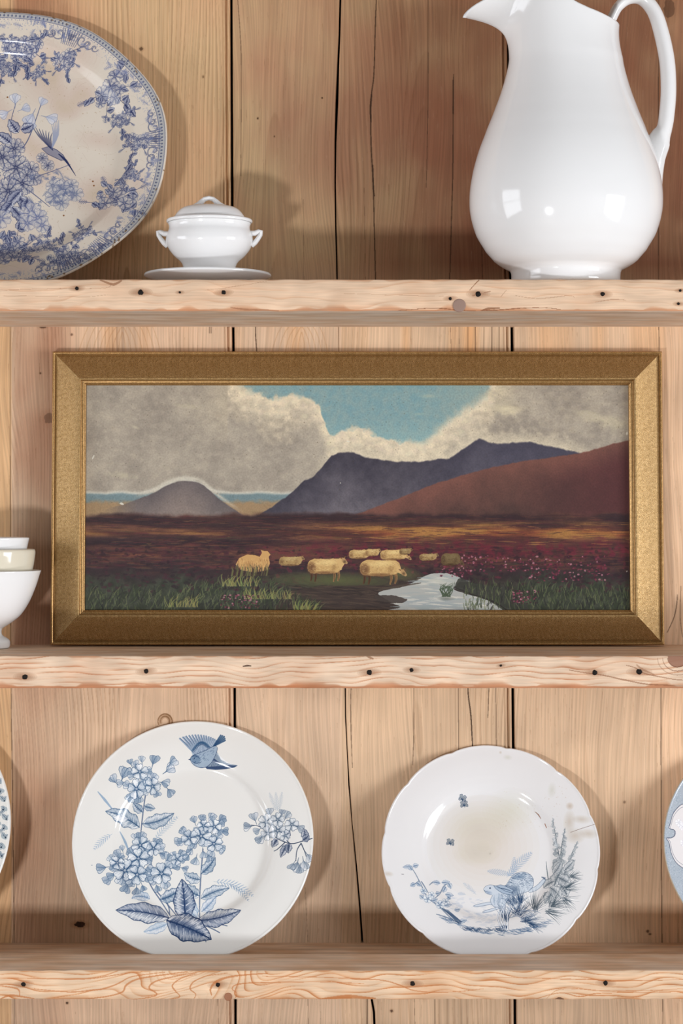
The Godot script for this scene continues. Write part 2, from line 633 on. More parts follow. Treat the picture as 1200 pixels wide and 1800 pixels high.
# weathered grey pine of the shelf tops and undersides: streaks along u
func top_texture() -> ImageTexture:
	var w := 1024
	var h := 512
	var a := noise(21, 0.05, 3)
	var b := noise(22, 0.3, 2)
	var data := PackedByteArray()
	data.resize(w * h * 3)
	for j in h:
		for i in w:
			var s := a.get_noise_2d(i * 0.12, j * 1.2) * 0.12 + b.get_noise_2d(i * 0.05, j * 1.6) * 0.07
			var t := a.get_noise_2d(i * 0.3 + 500.0, j * 0.4)
			var c := Vector3(222, 204, 186).lerp(Vector3(212, 182, 154), clampf(0.4 + t, 0.0, 1.0)) * (1.0 + s)
			var at := (j * w + i) * 3
			data[at] = clampi(int(c.x), 0, 255)
			data[at + 1] = clampi(int(c.y), 0, 255)
			data[at + 2] = clampi(int(c.z), 0, 255)
	return ImageTexture.create_from_image(Image.create_from_data(w, h, false, Image.FORMAT_RGB8, data))


# front edge of a shelf: x -200..1400, its height 0..56 pixels; v = 0 at the top
func front_texture(n: int) -> ImageTexture:
	var w := 2048
	var h := 72
	var warp := noise(40 + n, 0.0045, 2)
	var small := noise(50 + n, 0.03, 2)
	var fib := noise(60 + n, 0.2, 2)
	var bl := noise(70 + n, 0.01, 2)
	var data := PackedByteArray()
	data.resize(w * h * 3)
	var pale: Vector3 = [Vector3(226, 194, 164), Vector3(226, 198, 171), Vector3(226, 195, 163)][n]
	var deep: Vector3 = [Vector3(194, 136, 98), Vector3(182, 118, 80), Vector3(186, 116, 66)][n]
	for j in h:
		var y := (j + 0.5) * 56.0 / h
		for i in w:
			var x := i * 1600.0 / w - 200.0
			var wp := warp.get_noise_2d(x, y * 0.8)
			var r := 0.0
			var amp := 0.0
			if n == 0:
				r = (y + wp * 20.0) / 15.0 + small.get_noise_2d(x * 0.3, y) * 0.35
				amp = 0.35
			elif n == 1:
				r = (y + wp * 17.0 + 0.012 * x) / 9.5 + small.get_noise_2d(x * 0.25, y) * 0.3
				amp = 0.8
			else:
				var bulge := 30.0 * exp(-pow((x - 360.0) / 190.0, 2.0)) * sin(x * 0.035 + y * 0.05)
				r = (y + wp * 20.0 + bulge) / 11.0 + small.get_noise_2d(x * 0.25, y) * 0.35
				amp = 0.95
			var f := r - floorf(r)
			var line := pow(f, 5.0) * (1.0 - smoothstep(0.94, 1.0, f))
			line *= amp * clampf(0.75 + bl.get_noise_2d(x * 0.8, floorf(r) * 57.0) * 1.6, 0.1, 1.4)
			# resinous lower arris
			var low := 12.0 * clampf(0.35 + 1.6 * bl.get_noise_2d(x * 1.1, 900.0) + 0.5 * small.get_noise_2d(x * 0.6, 90.0), 0.02, 1.0)
			line = maxf(line, smoothstep(53.0 - low, 54.0, y) * 0.75)
			var high := 7.0 * clampf(0.2 + 1.6 * bl.get_noise_2d(x * 1.2, 400.0) + 0.5 * small.get_noise_2d(x * 0.6, 40.0), 0.02, 1.0)
			line = maxf(line, (1.0 - smoothstep(0.0, high, y)) * 0.6)
			line = clampf(line + 0.25 * maxf(0.0, bl.get_noise_2d(x * 0.6, y * 0.8 + 300.0)), 0.0, 1.0)
			var g := 1.0 + fib.get_noise_2d(x * 0.06, y * 1.4) * 0.05 + bl.get_noise_2d(x * 1.2, y * 3.0 + 77.0) * 0.07
			var c := pale.lerp(deep, clampf(line * 1.1, 0.0, 1.0)) * g
			var at := (j * w + i) * 3
			data[at] = clampi(int(c.x), 0, 255)
			data[at + 1] = clampi(int(c.y), 0, 255)
			data[at + 2] = clampi(int(c.z), 0, 255)
	var im := Image.create_from_data(w, h, false, Image.FORMAT_RGB8, data)
	im.convert(Image.FORMAT_RGBA8)
	var p := Pad.new(8, 8, Color.WHITE)
	p.img = im
	p.w = w
	p.h = h
	var rng := RandomNumberGenerator.new()
	rng.seed = 90 + n
	var top: float = [491.0, 1153.0, 1706.0][n]
	p.frame(Vector2(-200, top), 1.28)
	var stain := C8(120, 72, 44)
	for e in nails(n):
		p.soft(e[0], e[1], e[2] * 4.5, e[2] * 1.8, Color(stain.r, stain.g, stain.b, 0.45), rng.randf_range(-0.1, 0.1))
	if n == 0:
		for l in [[V([-200, 519, 60, 508, 130, 508, 185, 506, 195, 500]), 1.0, 0.4], [V([0, 520, 80, 521, 150, 522, 190, 518]), 0.8, 0.3], [V([175, 492, 196, 499, 205, 498, 214, 493]), 5.0, 0.5], [V([700, 546, 760, 542, 800, 545, 845, 547, 880, 545, 940, 541, 985, 544]), 1.6, 0.7],
				[V([845, 547, 858, 543, 878, 542]), 4.0, 0.65], [V([905, 520, 950, 525, 1000, 520, 1010, 524]), 0.9, 0.45], [V([825, 510, 838, 496, 842, 492]), 1.8, 0.6], [V([850, 515, 862, 512]), 3.5, 0.4], [V([880, 522, 890, 510]), 1.2, 0.5], [V([830, 520, 835, 519]), 6.0, 0.35],
				[V([360, 510, 410, 504, 470, 494]), 1.0, 0.3], [V([405, 540, 430, 544, 490, 546]), 3.0, 0.35], [V([1045, 531, 1075, 527, 1100, 528]), 1.5, 0.35], [V([600, 516, 700, 519, 780, 521]), 1.0, 0.25]]:
			p.stroke(l[0], Color(stain.r, stain.g, stain.b, l[2]), l[1] * 0.5, l[1], l[1] * 0.5, 5)
	elif n == 1:
		p.stroke(V([426, 1171, 434, 1170.5, 442, 1171]), C8(50, 30, 20, 0.8), 0.5, 3.0, 0.5)
		p.blob(1190, 1157, 17, 16, C8(150, 106, 86, 0.9), 0.0, 0.04, rng)
		for k in 3:
			var pts := PackedVector2Array()
			for s in 11:
				var a := PI * s / 10.0
				pts.append(Vector2(1190 + cos(a) * (17.0 + k * 9.0), 1157 + sin(a) * (16.0 + k * 7.0)))
			p.stroke(pts, C8(110, 68, 48, 0.75 - k * 0.2), 0.8, 1.6, 0.8, 3)
		for l in [[V([1100, 1170, 1116, 1174, 1128, 1182, 1150, 1188, 1180, 1194, 1210, 1196]), 2.2, 0.5], [V([1000, 1178, 1060, 1187, 1100, 1196, 1150, 1204, 1230, 1206]), 2.6, 0.5], [V([1118, 1168, 1128, 1176, 1150, 1186]), 4.0, 0.35], [V([640, 1150, 650, 1156, 656, 1158]), 4.0, 0.5]]:
			p.stroke(l[0], Color(stain.r, stain.g, stain.b, l[2]), l[1] * 0.5, l[1], l[1] * 0.5, 5)
	else:
		var orange := C8(182, 104, 54)
		# the bold flat-sawn figure left of the middle
		for l in [[V([-40, 1718, 60, 1720, 150, 1721, 200, 1714, 250, 1708]), 2.0], [V([60, 1738, 120, 1744, 170, 1740, 205, 1730, 235, 1716, 290, 1709]), 2.6], [V([150, 1757, 190, 1751, 215, 1744, 222, 1732, 245, 1720, 300, 1712, 330, 1708]), 3.4],
				[V([230, 1757, 268, 1752, 275, 1746, 262, 1736, 275, 1724, 320, 1714, 345, 1709]), 3.0], [V([300, 1757, 316, 1752, 308, 1742, 303, 1732, 318, 1720, 345, 1712]), 2.6], [V([340, 1757, 344, 1748, 334, 1738, 340, 1726, 362, 1716, 400, 1710]), 2.4],
				[V([372, 1750, 370, 1738, 382, 1724, 410, 1716, 470, 1711]), 4.5], [V([412, 1757, 416, 1746, 408, 1738, 420, 1730, 480, 1727, 560, 1726, 640, 1729]), 2.2], [V([460, 1716, 560, 1718, 660, 1722, 700, 1730, 730, 1742, 790, 1744, 850, 1738]), 2.0],
				[V([0, 1757, 20, 1750, 60, 1756]), 4.0], [V([560, 1757, 610, 1752, 660, 1755]), 6.0], [V([-10, 1731, 30, 1738, 34, 1752]), 3.0], [V([940, 1757, 985, 1745, 1020, 1752, 1060, 1746, 1200, 1744]), 2.0], [V([860, 1718, 1000, 1721, 1100, 1724, 1210, 1722]), 1.6], [V([960, 1756, 980, 1740, 1010, 1738, 1060, 1742, 1150, 1741, 1230, 1736]), 1.4]]:
			p.stroke(l[0], Color(orange.r, orange.g, orange.b, 0.62), l[1] * 0.4, l[1], l[1] * 0.4, 5)
		p.blob(983, 1758, 8, 5, C8(96, 70, 50, 0.8), 0.0, 0.1, rng)
	im.convert(Image.FORMAT_RGB8)
	return ImageTexture.create_from_image(im)


func nails(n: int) -> Array:         # photo pixels of the nails in each shelf front: x, y, radius
	return [[[135, 507, 3.4], [247, 514, 4.8], [316, 514, 2.0], [393, 514, 4.0], [840, 517, 4.8], [791, 525, 3.0], [1059, 517, 4.0], [1195, 511, 2.4], [1192, 534, 2.4]],
			[[44, 1190, 4.8], [257, 1180, 4.4], [649, 1182, 4.8], [723, 1178, 3.6], [880, 1170, 2.0], [1045, 1182, 4.6], [1123, 1181, 5.2]],
			[[41, 1730, 4.2], [383, 1731, 4.2], [725, 1729, 4.4], [1064, 1728, 4.2]]][n]


# ------------------------------------------------------------------ the dresser

func wall_uv(p: Vector3) -> Vector2:
	var k := S / RW
	return Vector2((p.x / k + 600.0 + 150.0) / 1500.0, (900.0 - (p.y - EYE) / k + 50.0) / 1900.0)


func W(px: float, py: float, z: float) -> Vector3:      # wall pixel, at depth z behind or before the boards' face
	var k := S / RW
	return Vector3((px - 600.0) * k, EYE + (900.0 - py) * k, ZW + z)


# a board of the back between two edge functions; its right edge may carry a bead
func board(parent: Node, left: Array, right: Array, bead: bool) -> void:
	var st := begin()
	var rows := []
	var uvs := []
	var ys := [-130.0, 0.0, 60.0, 120.0, 180.0, 250.0, 320.0, 400.0, 480.0, 560.0, 640.0, 800.0, 1000.0, 1130.0, 1200.0, 1260.0, 1320.0, 1380.0, 1450.0, 1520.0, 1590.0, 1660.0, 1720.0, 1780.0, 1860.0, 1960.0, 2080.0]
	for y in ys:
		var a := hermite(y, left[0], left[1])
		var b := hermite(y, right[0], right[1])
		var prof := [[a, -0.014], [a, -0.0008], [a + 1.2, 0.0]]
		for k in range(1, 8):
			prof.append([lerpf(a + 1.2, b - 12.5, k / 8.0), 0.0])
		if bead:
			prof.append_array([[b - 12.5, 0.0], [b - 11.5, 0.0009], [b - 9.8, 0.001], [b - 8.6, 0.0], [b - 7.6, -0.003], [b - 5.8, -0.003], [b - 5.0, -0.0006], [b - 3.4, 0.0004], [b - 1.4, -0.0004], [b, -0.0025], [b, -0.014]])
		else:
			prof.append_array([[b - 1.2, 0.0], [b, -0.0008], [b, -0.014]])
		var r := PackedVector3Array()
		var u := []
		for e in prof:
			var v := W(e[0], y, e[1])
			r.append(v)
			u.append(wall_uv(v))
		rows.append(r)
		uvs.append(u)
	grid(st, rows, false, false, -1, uvs)
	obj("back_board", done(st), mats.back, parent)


func shelf(parent: Node, n: int, top: float, bottom: float, step: bool) -> Node3D:
	# cross-section from the top's back edge round the front to the bottom's back edge: photo pixels at z = 0, depth
	var t := top
	var b := bottom
	var sec := [[t, ZW - 0.012], [t, -0.13], [t, -0.09], [t, -0.05], [t, -0.02]]
	if step:
		var low := t + 15.3
		sec = [[low, ZW - 0.012], [low, -0.13], [low, -0.081], [t + 1.5, -0.0795], [t, -0.078], [t, -0.05], [t, -0.02]]
	sec.append_array([[t, -0.0022], [t + 0.7, -0.0010]])
	var front := [[t + 0.7, -0.0010], [t + 2.6, 0.0], [t + 15.0, 0.0], [lerpf(t, b, 0.5), 0.0004], [b - 15.0, 0.0], [b - 2.4, 0.0], [b - 0.5, -0.0010]]
	var under := [[b - 0.5, -0.0010], [b, -0.0025], [b, -0.02], [b, -0.06], [b, -0.12], [b, ZW - 0.012]]
	var wear := noise(100 + n, 0.02, 3)
	var mesh: ArrayMesh = null
	for part in [[sec, mats.shelf_top], [front, mats["front%d" % n]], [under, mats.shelf_under]]:
		var st := begin()
		var rows := []
		var uvs := []
		for q in part[0].size():
			var e: Array = part[0][q]
			var r := PackedVector3Array()
			var u := []
			var x := -1000.0
			while x <= 2201.0:
				var edge := 1.0 if absf(e[1]) < 0.003 else 0.0
				var dy := wear.get_noise_2d(x, e[0] * 0.5 if absf(e[1]) < 0.003 else 5.0) * 1.1 * edge
				var v := Vector3((x - 600.0) * S, EYE + (900.0 - e[0] + dy) * S, e[1])
				r.append(v)
				if part[0] == front:
					u.append(Vector2((x + 200.0) / 1600.0, clampf((e[0] - t) / 56.0, 0.01, 0.99)))
				else:
					u.append(Vector2(0.5 + v.x / 1.2 * (1.0 if n == 1 else -1.0) + 0.07 * n, 0.49 + v.z / 0.42 + (0.5 if part[0] == under else 0.0)))
				x += 12.5
			rows.append(r)
			uvs.append(u)
		grid(st, rows, false, false, 1 if part[0] != sec else (-1 if step else 1), uvs)
		done(st)
		st.set_material(part[1])
		mesh = st.commit(mesh) if mesh else st.commit()
	var s := mi("shelf", mesh, parent)
	for e in nails(n):
		var st := begin()
		var c := Vector3((e[0] - 600.0) * S, EYE + (900.0 - e[1]) * S, 0.0)
		var rg := RandomNumberGenerator.new()
		rg.seed = int(e[0])
		var rim := PackedVector3Array()
		var mid := PackedVector3Array()
		var tip := PackedVector3Array()
		for k in 12:
			var a := TAU * k / 12
			var rr: float = e[2] * S * rg.randf_range(0.85, 1.12)
			rim.append(c + Vector3(cos(a) * rr, sin(a) * rr, -0.002))
			mid.append(c + Vector3(cos(a) * rr, sin(a) * rr, 0.0005))
			tip.append(c + Vector3(cos(a) * rr * 0.3, sin(a) * rr * 0.3, 0.0007))
		grid(st, [rim, mid, tip], true, true)
		st.set_smooth_group(-1)
		for k in range(1, 11):
			for v in [tip[0], tip[k + 1], tip[k]]:
				st.add_vertex(v)
		obj("nail", done(st), mats.iron, s)
	return s


func plug(parent: Node, px: float, py: float, r: float, m: Material) -> void:
	var st := begin()
	var c := Vector3((px - 600.0) * S, EYE + (900.0 - py) * S, 0.0)
	var rows := []
	for e in [[1.0, -0.002], [1.0, 0.0006], [0.93, 0.001], [0.82, 0.0011], [0.02, 0.0010]]:
		var row := PackedVector3Array()
		for k in 24:
			var a := TAU * k / 24
			row.append(c + Vector3(cos(a) * r * S * e[0], sin(a) * r * S * e[0], e[1]))
		rows.append(row)
	grid(st, rows, true, true)
	var o := obj("wood_plug", done(st), m, parent)
	o.set_meta("label", "round wooden plug")


func build_dresser() -> void:
	var t := thing("dresser", "stripped pine dresser with three nailed shelves and a boarded back, carrying all the china", "dresser", Vector3.ZERO)
	var seam1 := [[-130.0, 480.0, 600.0, 1200.0, 1290.0, 1800.0, 2080.0], [406.0, 408.0, 410.0, 412.0, 412.3, 413.5, 414.0]]
	var seam2 := [[-130.0, 480.0, 600.0, 1200.0, 1320.0, 1800.0, 2080.0], [892.0, 897.0, 900.0, 901.0, 902.0, 905.0, 906.0]]
	var gap := func(e: Array, d: float) -> Array:
		var xs := []
		for v in e[1]:
			xs.append(v + d)
		return [e[0], xs]
	# the long drying crack that splits the middle board: its two lips
	var cy := [-130.0, 0.0, 60.0, 120.0, 180.0, 200.0, 250.0, 320.0, 400.0, 480.0, 560.0, 800.0, 1130.0, 1200.0, 1260.0, 1320.0, 1380.0, 1450.0, 1520.0, 1590.0, 1660.0, 1780.0, 2080.0]
	var cx := [601.0, 598.0, 596.5, 594.0, 592.0, 590.5, 589.5, 589.0, 590.0, 592.0, 594.0, 599.0, 605.0, 606.5, 607.0, 610.0, 613.0, 619.0, 626.0, 632.0, 637.0, 657.0, 664.0]
	var wd := [3.2, 3.2, 3.2, 3.6, 5.0, 3.4, 3.4, 2.6, 2.4, 2.6, 0.4, 0.4, 0.8, 2.0, 2.2, 1.6, 2.4, 1.4, 2.2, 2.8, 3.4, 4.0, 2.0]
	var l := []
	var r := []
	for i in cy.size():
		l.append(cx[i] - wd[i] * 0.5)
		r.append(cx[i] + wd[i] * 0.5)
	board(t, [[-130.0, 2080.0], [-570.0, -568.0]], [[-130.0, 2080.0], [-84.0, -80.0]], true)
	board(t, [[-130.0, 2080.0], [-79.5, -75.5]], gap.call(seam1, -2.2), true)
	board(t, gap.call(seam1, 2.4), [cy, l], false)
	board(t, [cy, r], gap.call(seam2, -2.2), true)
	board(t, gap.call(seam2, 2.8), [[-130.0, 2080.0], [1384.0, 1392.0]], true)
	board(t, [[-130.0, 2080.0], [1389.0, 1397.0]], [[-130.0, 2080.0], [1878.0, 1880.0]], true)
	var s0 := shelf(t, 0, 491.0, 547.0, false)
	var s1 := shelf(t, 1, 1153.0, 1210.0, false)
	var s2 := shelf(t, 2, 1706.0, 1757.0, true)
	plug(s0, 807, 537, 11.5, mats.plug)
	plug(s2, 401, 1752, 7.0, mats.plug_dark)
	# cheeks, head board and the cupboard below carry the shelves (outside the frame)
	for sx in [-1.0, 1.0]:
		var st := begin()
		bevel_box(st, Vector3(sx * 0.955 - 0.014, 0.86, ZW - 0.014), Vector3(sx * 0.955 + 0.014, 2.22, 0.012), 0.003)
		obj("cheek", done(st), mats.back_side, t)
	var hd := begin()
	bevel_box(hd, Vector3(-1.0, 2.2, ZW - 0.014), Vector3(1.0, 2.235, 0.03), 0.003)
	obj("head_board", done(hd), mats.back_side, t)
	var st2 := begin()
	bevel_box(st2, Vector3(-1.0, 0.82, ZW - 0.014), Vector3(1.0, 0.86, 0.27), 0.004)
	obj("worktop", done(st2), mats.back_side, t)
	var st3 := begin()
	bevel_box(st3, Vector3(-0.97, 0.0, ZW - 0.014), Vector3(0.97, 0.82, 0.24), 0.004)
	obj("cupboard", done(st3), mats.back_side, t)
# ------------------------------------------------------------------ transfer prints: flowers, leaves, birds drawn with strokes

func al(c: Color, a: float) -> Color:
	return Color(c.r, c.g, c.b, a)


func petal_shape(x: float, y: float, ang: float, r0: float, r1: float, half: float, notch: float) -> PackedVector2Array:
	var p := PackedVector2Array()
	var d := Vector2.from_angle(ang)
	var e := Vector2(-d.y, d.x)
	for q in [[0.0, 0.12], [0.35, 0.62], [0.7, 1.0], [0.92, 0.82], [1.0, 0.4], [1.0 - notch, 0.0], [1.0, -0.4], [0.92, -0.82], [0.7, -1.0], [0.35, -0.62], [0.0, -0.12]]:
		p.append(Vector2(x, y) + d * lerpf(r0, r1, q[0]) + e * half * q[1])
	return p


func closed(p: PackedVector2Array) -> PackedVector2Array:
	var q := p.duplicate()
	q.append(p[0])
	return q


func bloom(p: Pad, x: float, y: float, r: float, ink: Color, rng: RandomNumberGenerator, petals := 5, depth := 1.0, paper := Color(1, 1, 1, 0.75)) -> void:
	var a0 := rng.randf() * TAU
	var sq := rng.randf_range(0.8, 1.0)
	var tilt := rng.randf() * PI
	for i in petals:
		var a := a0 + TAU * i / petals
		var s := petal_shape(0, 0, a, r * 0.12, r * rng.randf_range(0.92, 1.06), r * 2.3 / petals * 0.9, 0.1)
		var t := PackedVector2Array()
		for v in s:
			var w := v.rotated(-tilt)
			w.y *= sq
			t.append(w.rotated(tilt) + Vector2(x, y))
		p.poly(t, paper)
		p.poly(t, al(ink, rng.randf_range(0.04, 0.2) * depth))
		p.stroke(closed(t), al(ink, 0.8 * depth), r * 0.04, r * 0.06, r * 0.04, 1)
		# engraved shading from the throat outwards and along one flank
		var d := Vector2.from_angle(a)
		var e := Vector2(-d.y, d.x)
		for k in 9:
			var off := (k - 4.0) * 0.085
			var from := Vector2(x, y) + d * r * 0.14 + e * r * off * 0.4
			var to := Vector2(x, y) + d * r * rng.randf_range(0.36, 0.78) + e * r * off * 1.6
			p.seg(from.x, from.y, to.x, to.y, al(ink, rng.randf_range(0.35, 0.75) * depth), r * 0.045, r * 0.008)
		var flank := 1.0 if rng.randf() < 0.7 else -1.0
		for k in 7:
			var f2 := Vector2(x, y) + d * r * (0.45 + 0.075 * k) + e * r * (0.5 - 0.02 * k) * flank
			var t2 := Vector2(x, y) + d * r * (0.4 + 0.075 * k) + e * r * rng.randf_range(0.05, 0.25) * flank
			p.seg(f2.x, f2.y, t2.x, t2.y, al(ink, 0.55 * depth), r * 0.05, r * 0.008)
	p.blob(x, y, r * 0.17, r * 0.15, al(ink, 0.85 * depth), 0, 0.1, rng, 12)
	p.blob(x, y, r * 0.1, r * 0.09, paper, 0, 0.1, rng, 10)
	p.blob(x, y, r * 0.045, r * 0.045, al(ink, 0.9 * depth), 0, 0.0, null, 8)


func bud(p: Pad, x: float, y: float, len: float, ang: float, ink: Color, rng: RandomNumberGenerator, depth := 1.0) -> void:
	var d := Vector2.from_angle(ang)
	var e := Vector2(-d.y, d.x)
	var c := Vector2(x, y)
	for k in [-1, 0, 1]:
		var s := petal_shape(x, y, ang + k * 0.42, 0.0, len * rng.randf_range(0.85, 1.05), len * 0.24, 0.04)
		p.poly(s, Color(1, 1, 1, 0.6))
		p.poly(s, al(ink, rng.randf_range(0.1, 0.5) * depth))
		p.stroke(closed(s), al(ink, 0.75 * depth), len * 0.035, len * 0.05, len * 0.035, 1)
	for k in 4:
		var o := e * len * (k - 1.5) * 0.12
		var b := c + d * len * 0.1 + o
		var f := c + d * len * 0.75 + o * 1.8
		p.seg(b.x, b.y, f.x, f.y, al(ink, 0.5 * depth), len * 0.04, len * 0.01)
	p.seg(x, y, x - d.x * len * 0.5, y - d.y * len * 0.5, al(ink, 0.8 * depth), len * 0.09, len * 0.05)


func leaf(p: Pad, bx: float, by: float, tx: float, ty: float, width: float, bend: float, ink: Color, tone: float, rng: RandomNumberGenerator, wavy := 0.1) -> void:
	var b := Vector2(bx, by)
	var t := Vector2(tx, ty)
	var d := t - b
	var n := Vector2(-d.y, d.x).normalized()
	var c := (b + t) * 0.5 + n * bend
	var mid := PackedVector2Array()
	var l := PackedVector2Array()
	var r := PackedVector2Array()
	var steps := 14
	var ph := rng.randf() * TAU
	for i in steps + 1:
		var f := float(i) / steps
		var m := b.lerp(c, f).lerp(c.lerp(t, f), f)
		var tg := (c - b).lerp(t - c, f).normalized()
		var e := Vector2(-tg.y, tg.x)
		var wd := width * 0.5 * pow(sin(PI * pow(f, 0.8)), 0.85) if f > 0.0 and f < 1.0 else 0.0
		var wv := 1.0 + wavy * sin(f * 22.0 + ph)
		mid.append(m)
		l.append(m + e * wd * wv)
		r.append(m - e * wd * (2.0 - wv))
	for side in 2:
		var half := (l if side == 0 else r).duplicate()
		var back := mid.duplicate()
		back.reverse()
		half.append_array(back)
		p.poly(half, Color(0.98, 0.98, 0.98, 0.7))
		p.poly(half, al(ink, tone * (0.62 if side == 0 else 0.3)))
	var len := d.length()
	for side in 2:
		var edge := l if side == 0 else r
		for i in range(1, steps - 1):
			for h in 5:
				var f := (i + h / 5.0) / steps
				var i0 := mini(int(f * steps), steps - 1)
				var a := mid[i0].lerp(mid[i0 + 1], f * steps - i0)
				var j := minf(f + 0.13, 0.98)
				var j0 := mini(int(j * steps), steps - 1)
				var z := edge[j0].lerp(edge[j0 + 1], j * steps - j0)
				var vein := h == 0 and i % 2 == 1
				var reach := 0.94 if vein else rng.randf_range(0.3, 0.7)
				p.seg(a.x, a.y, lerpf(a.x, z.x, reach), lerpf(a.y, z.y, reach), al(ink, minf(0.9, tone * 1.5) if vein else tone * rng.randf_range(0.7, 1.3)), width * (0.05 if vein else 0.035), width * 0.008)
				if h >= 2:
					var out := rng.randf_range(0.55, 0.8)
					p.seg(z.x, z.y, lerpf(a.x, z.x, out), lerpf(a.y, z.y, out), al(ink, tone * rng.randf_range(0.5, 1.1)), width * 0.04, width * 0.008)
				if vein:
					p.seg(lerpf(a.x, z.x, 0.1) + width * 0.02, lerpf(a.y, z.y, 0.1) + width * 0.03, lerpf(a.x, z.x, 0.8), lerpf(a.y, z.y, 0.8), Color(1, 1, 1, 0.6), width * 0.07, width * 0.01)
	p.stroke(mid, al(ink, minf(1.0, tone + 0.4)), width * 0.06, width * 0.05, width * 0.02, 1)
	p.stroke(l, al(ink, minf(1.0, tone + 0.3)), width * 0.02, width * 0.05, width * 0.02, 1)
	p.stroke(r, al(ink, minf(1.0, tone + 0.3)), width * 0.02, width * 0.05, width * 0.02, 1)


func frond(p: Pad, bx: float, by: float, tx: float, ty: float, width: float, bend: float, ink: Color, a: float, n := 12) -> void:
	var b := Vector2(bx, by)
	var t := Vector2(tx, ty)
	var nn := Vector2(-(t - b).y, (t - b).x).normalized()
	var c := (b + t) * 0.5 + nn * bend
	p.stroke(PackedVector2Array([b, b.lerp(c, 0.5).lerp(c.lerp(t, 0.5), 0.5), t]), al(ink, a), 1.6, 1.6, 0.8, 6)
	for i in n:
		var f := (i + 1.0) / (n + 1)
		var m := b.lerp(c, f).lerp(c.lerp(t, f), f)
		var tg := (c - b).lerp(t - c, f).normalized()
		var e := Vector2(-tg.y, tg.x)
		var wd := width * sin(PI * (0.15 + 0.8 * f))
		for s in [-1.0, 1.0]:
			var z: Vector2 = m + e * s * wd * 0.5 + tg * wd * 0.45
			p.stroke(PackedVector2Array([m, (m + z) * 0.5 + tg * 1.0, z]), al(ink, a), width * 0.04, width * 0.11, width * 0.02, 2)


func tuft(p: Pad, x: float, y: float, len: float, a0: float, a1: float, n: int, ink: Color, a: float, rng: RandomNumberGenerator, w := 2.0) -> void:
	for i in n:
		var g := lerpf(a0, a1, rng.randf())
		var l := len * rng.randf_range(0.45, 1.0)
		var d := Vector2.from_angle(g)
		var s := Vector2(x, y) + Vector2(rng.randf_range(-1, 1), rng.randf_range(-1, 1)) * len * 0.12
		var e := Vector2(-d.y, d.x) * l * rng.randf_range(-0.25, 0.25)
		p.stroke(PackedVector2Array([s, s + d * l * 0.5 + e * 0.4, s + d * l + e]), al(ink, a * rng.randf_range(0.5, 1.0)), w, w * 0.8, w * 0.2, 3)


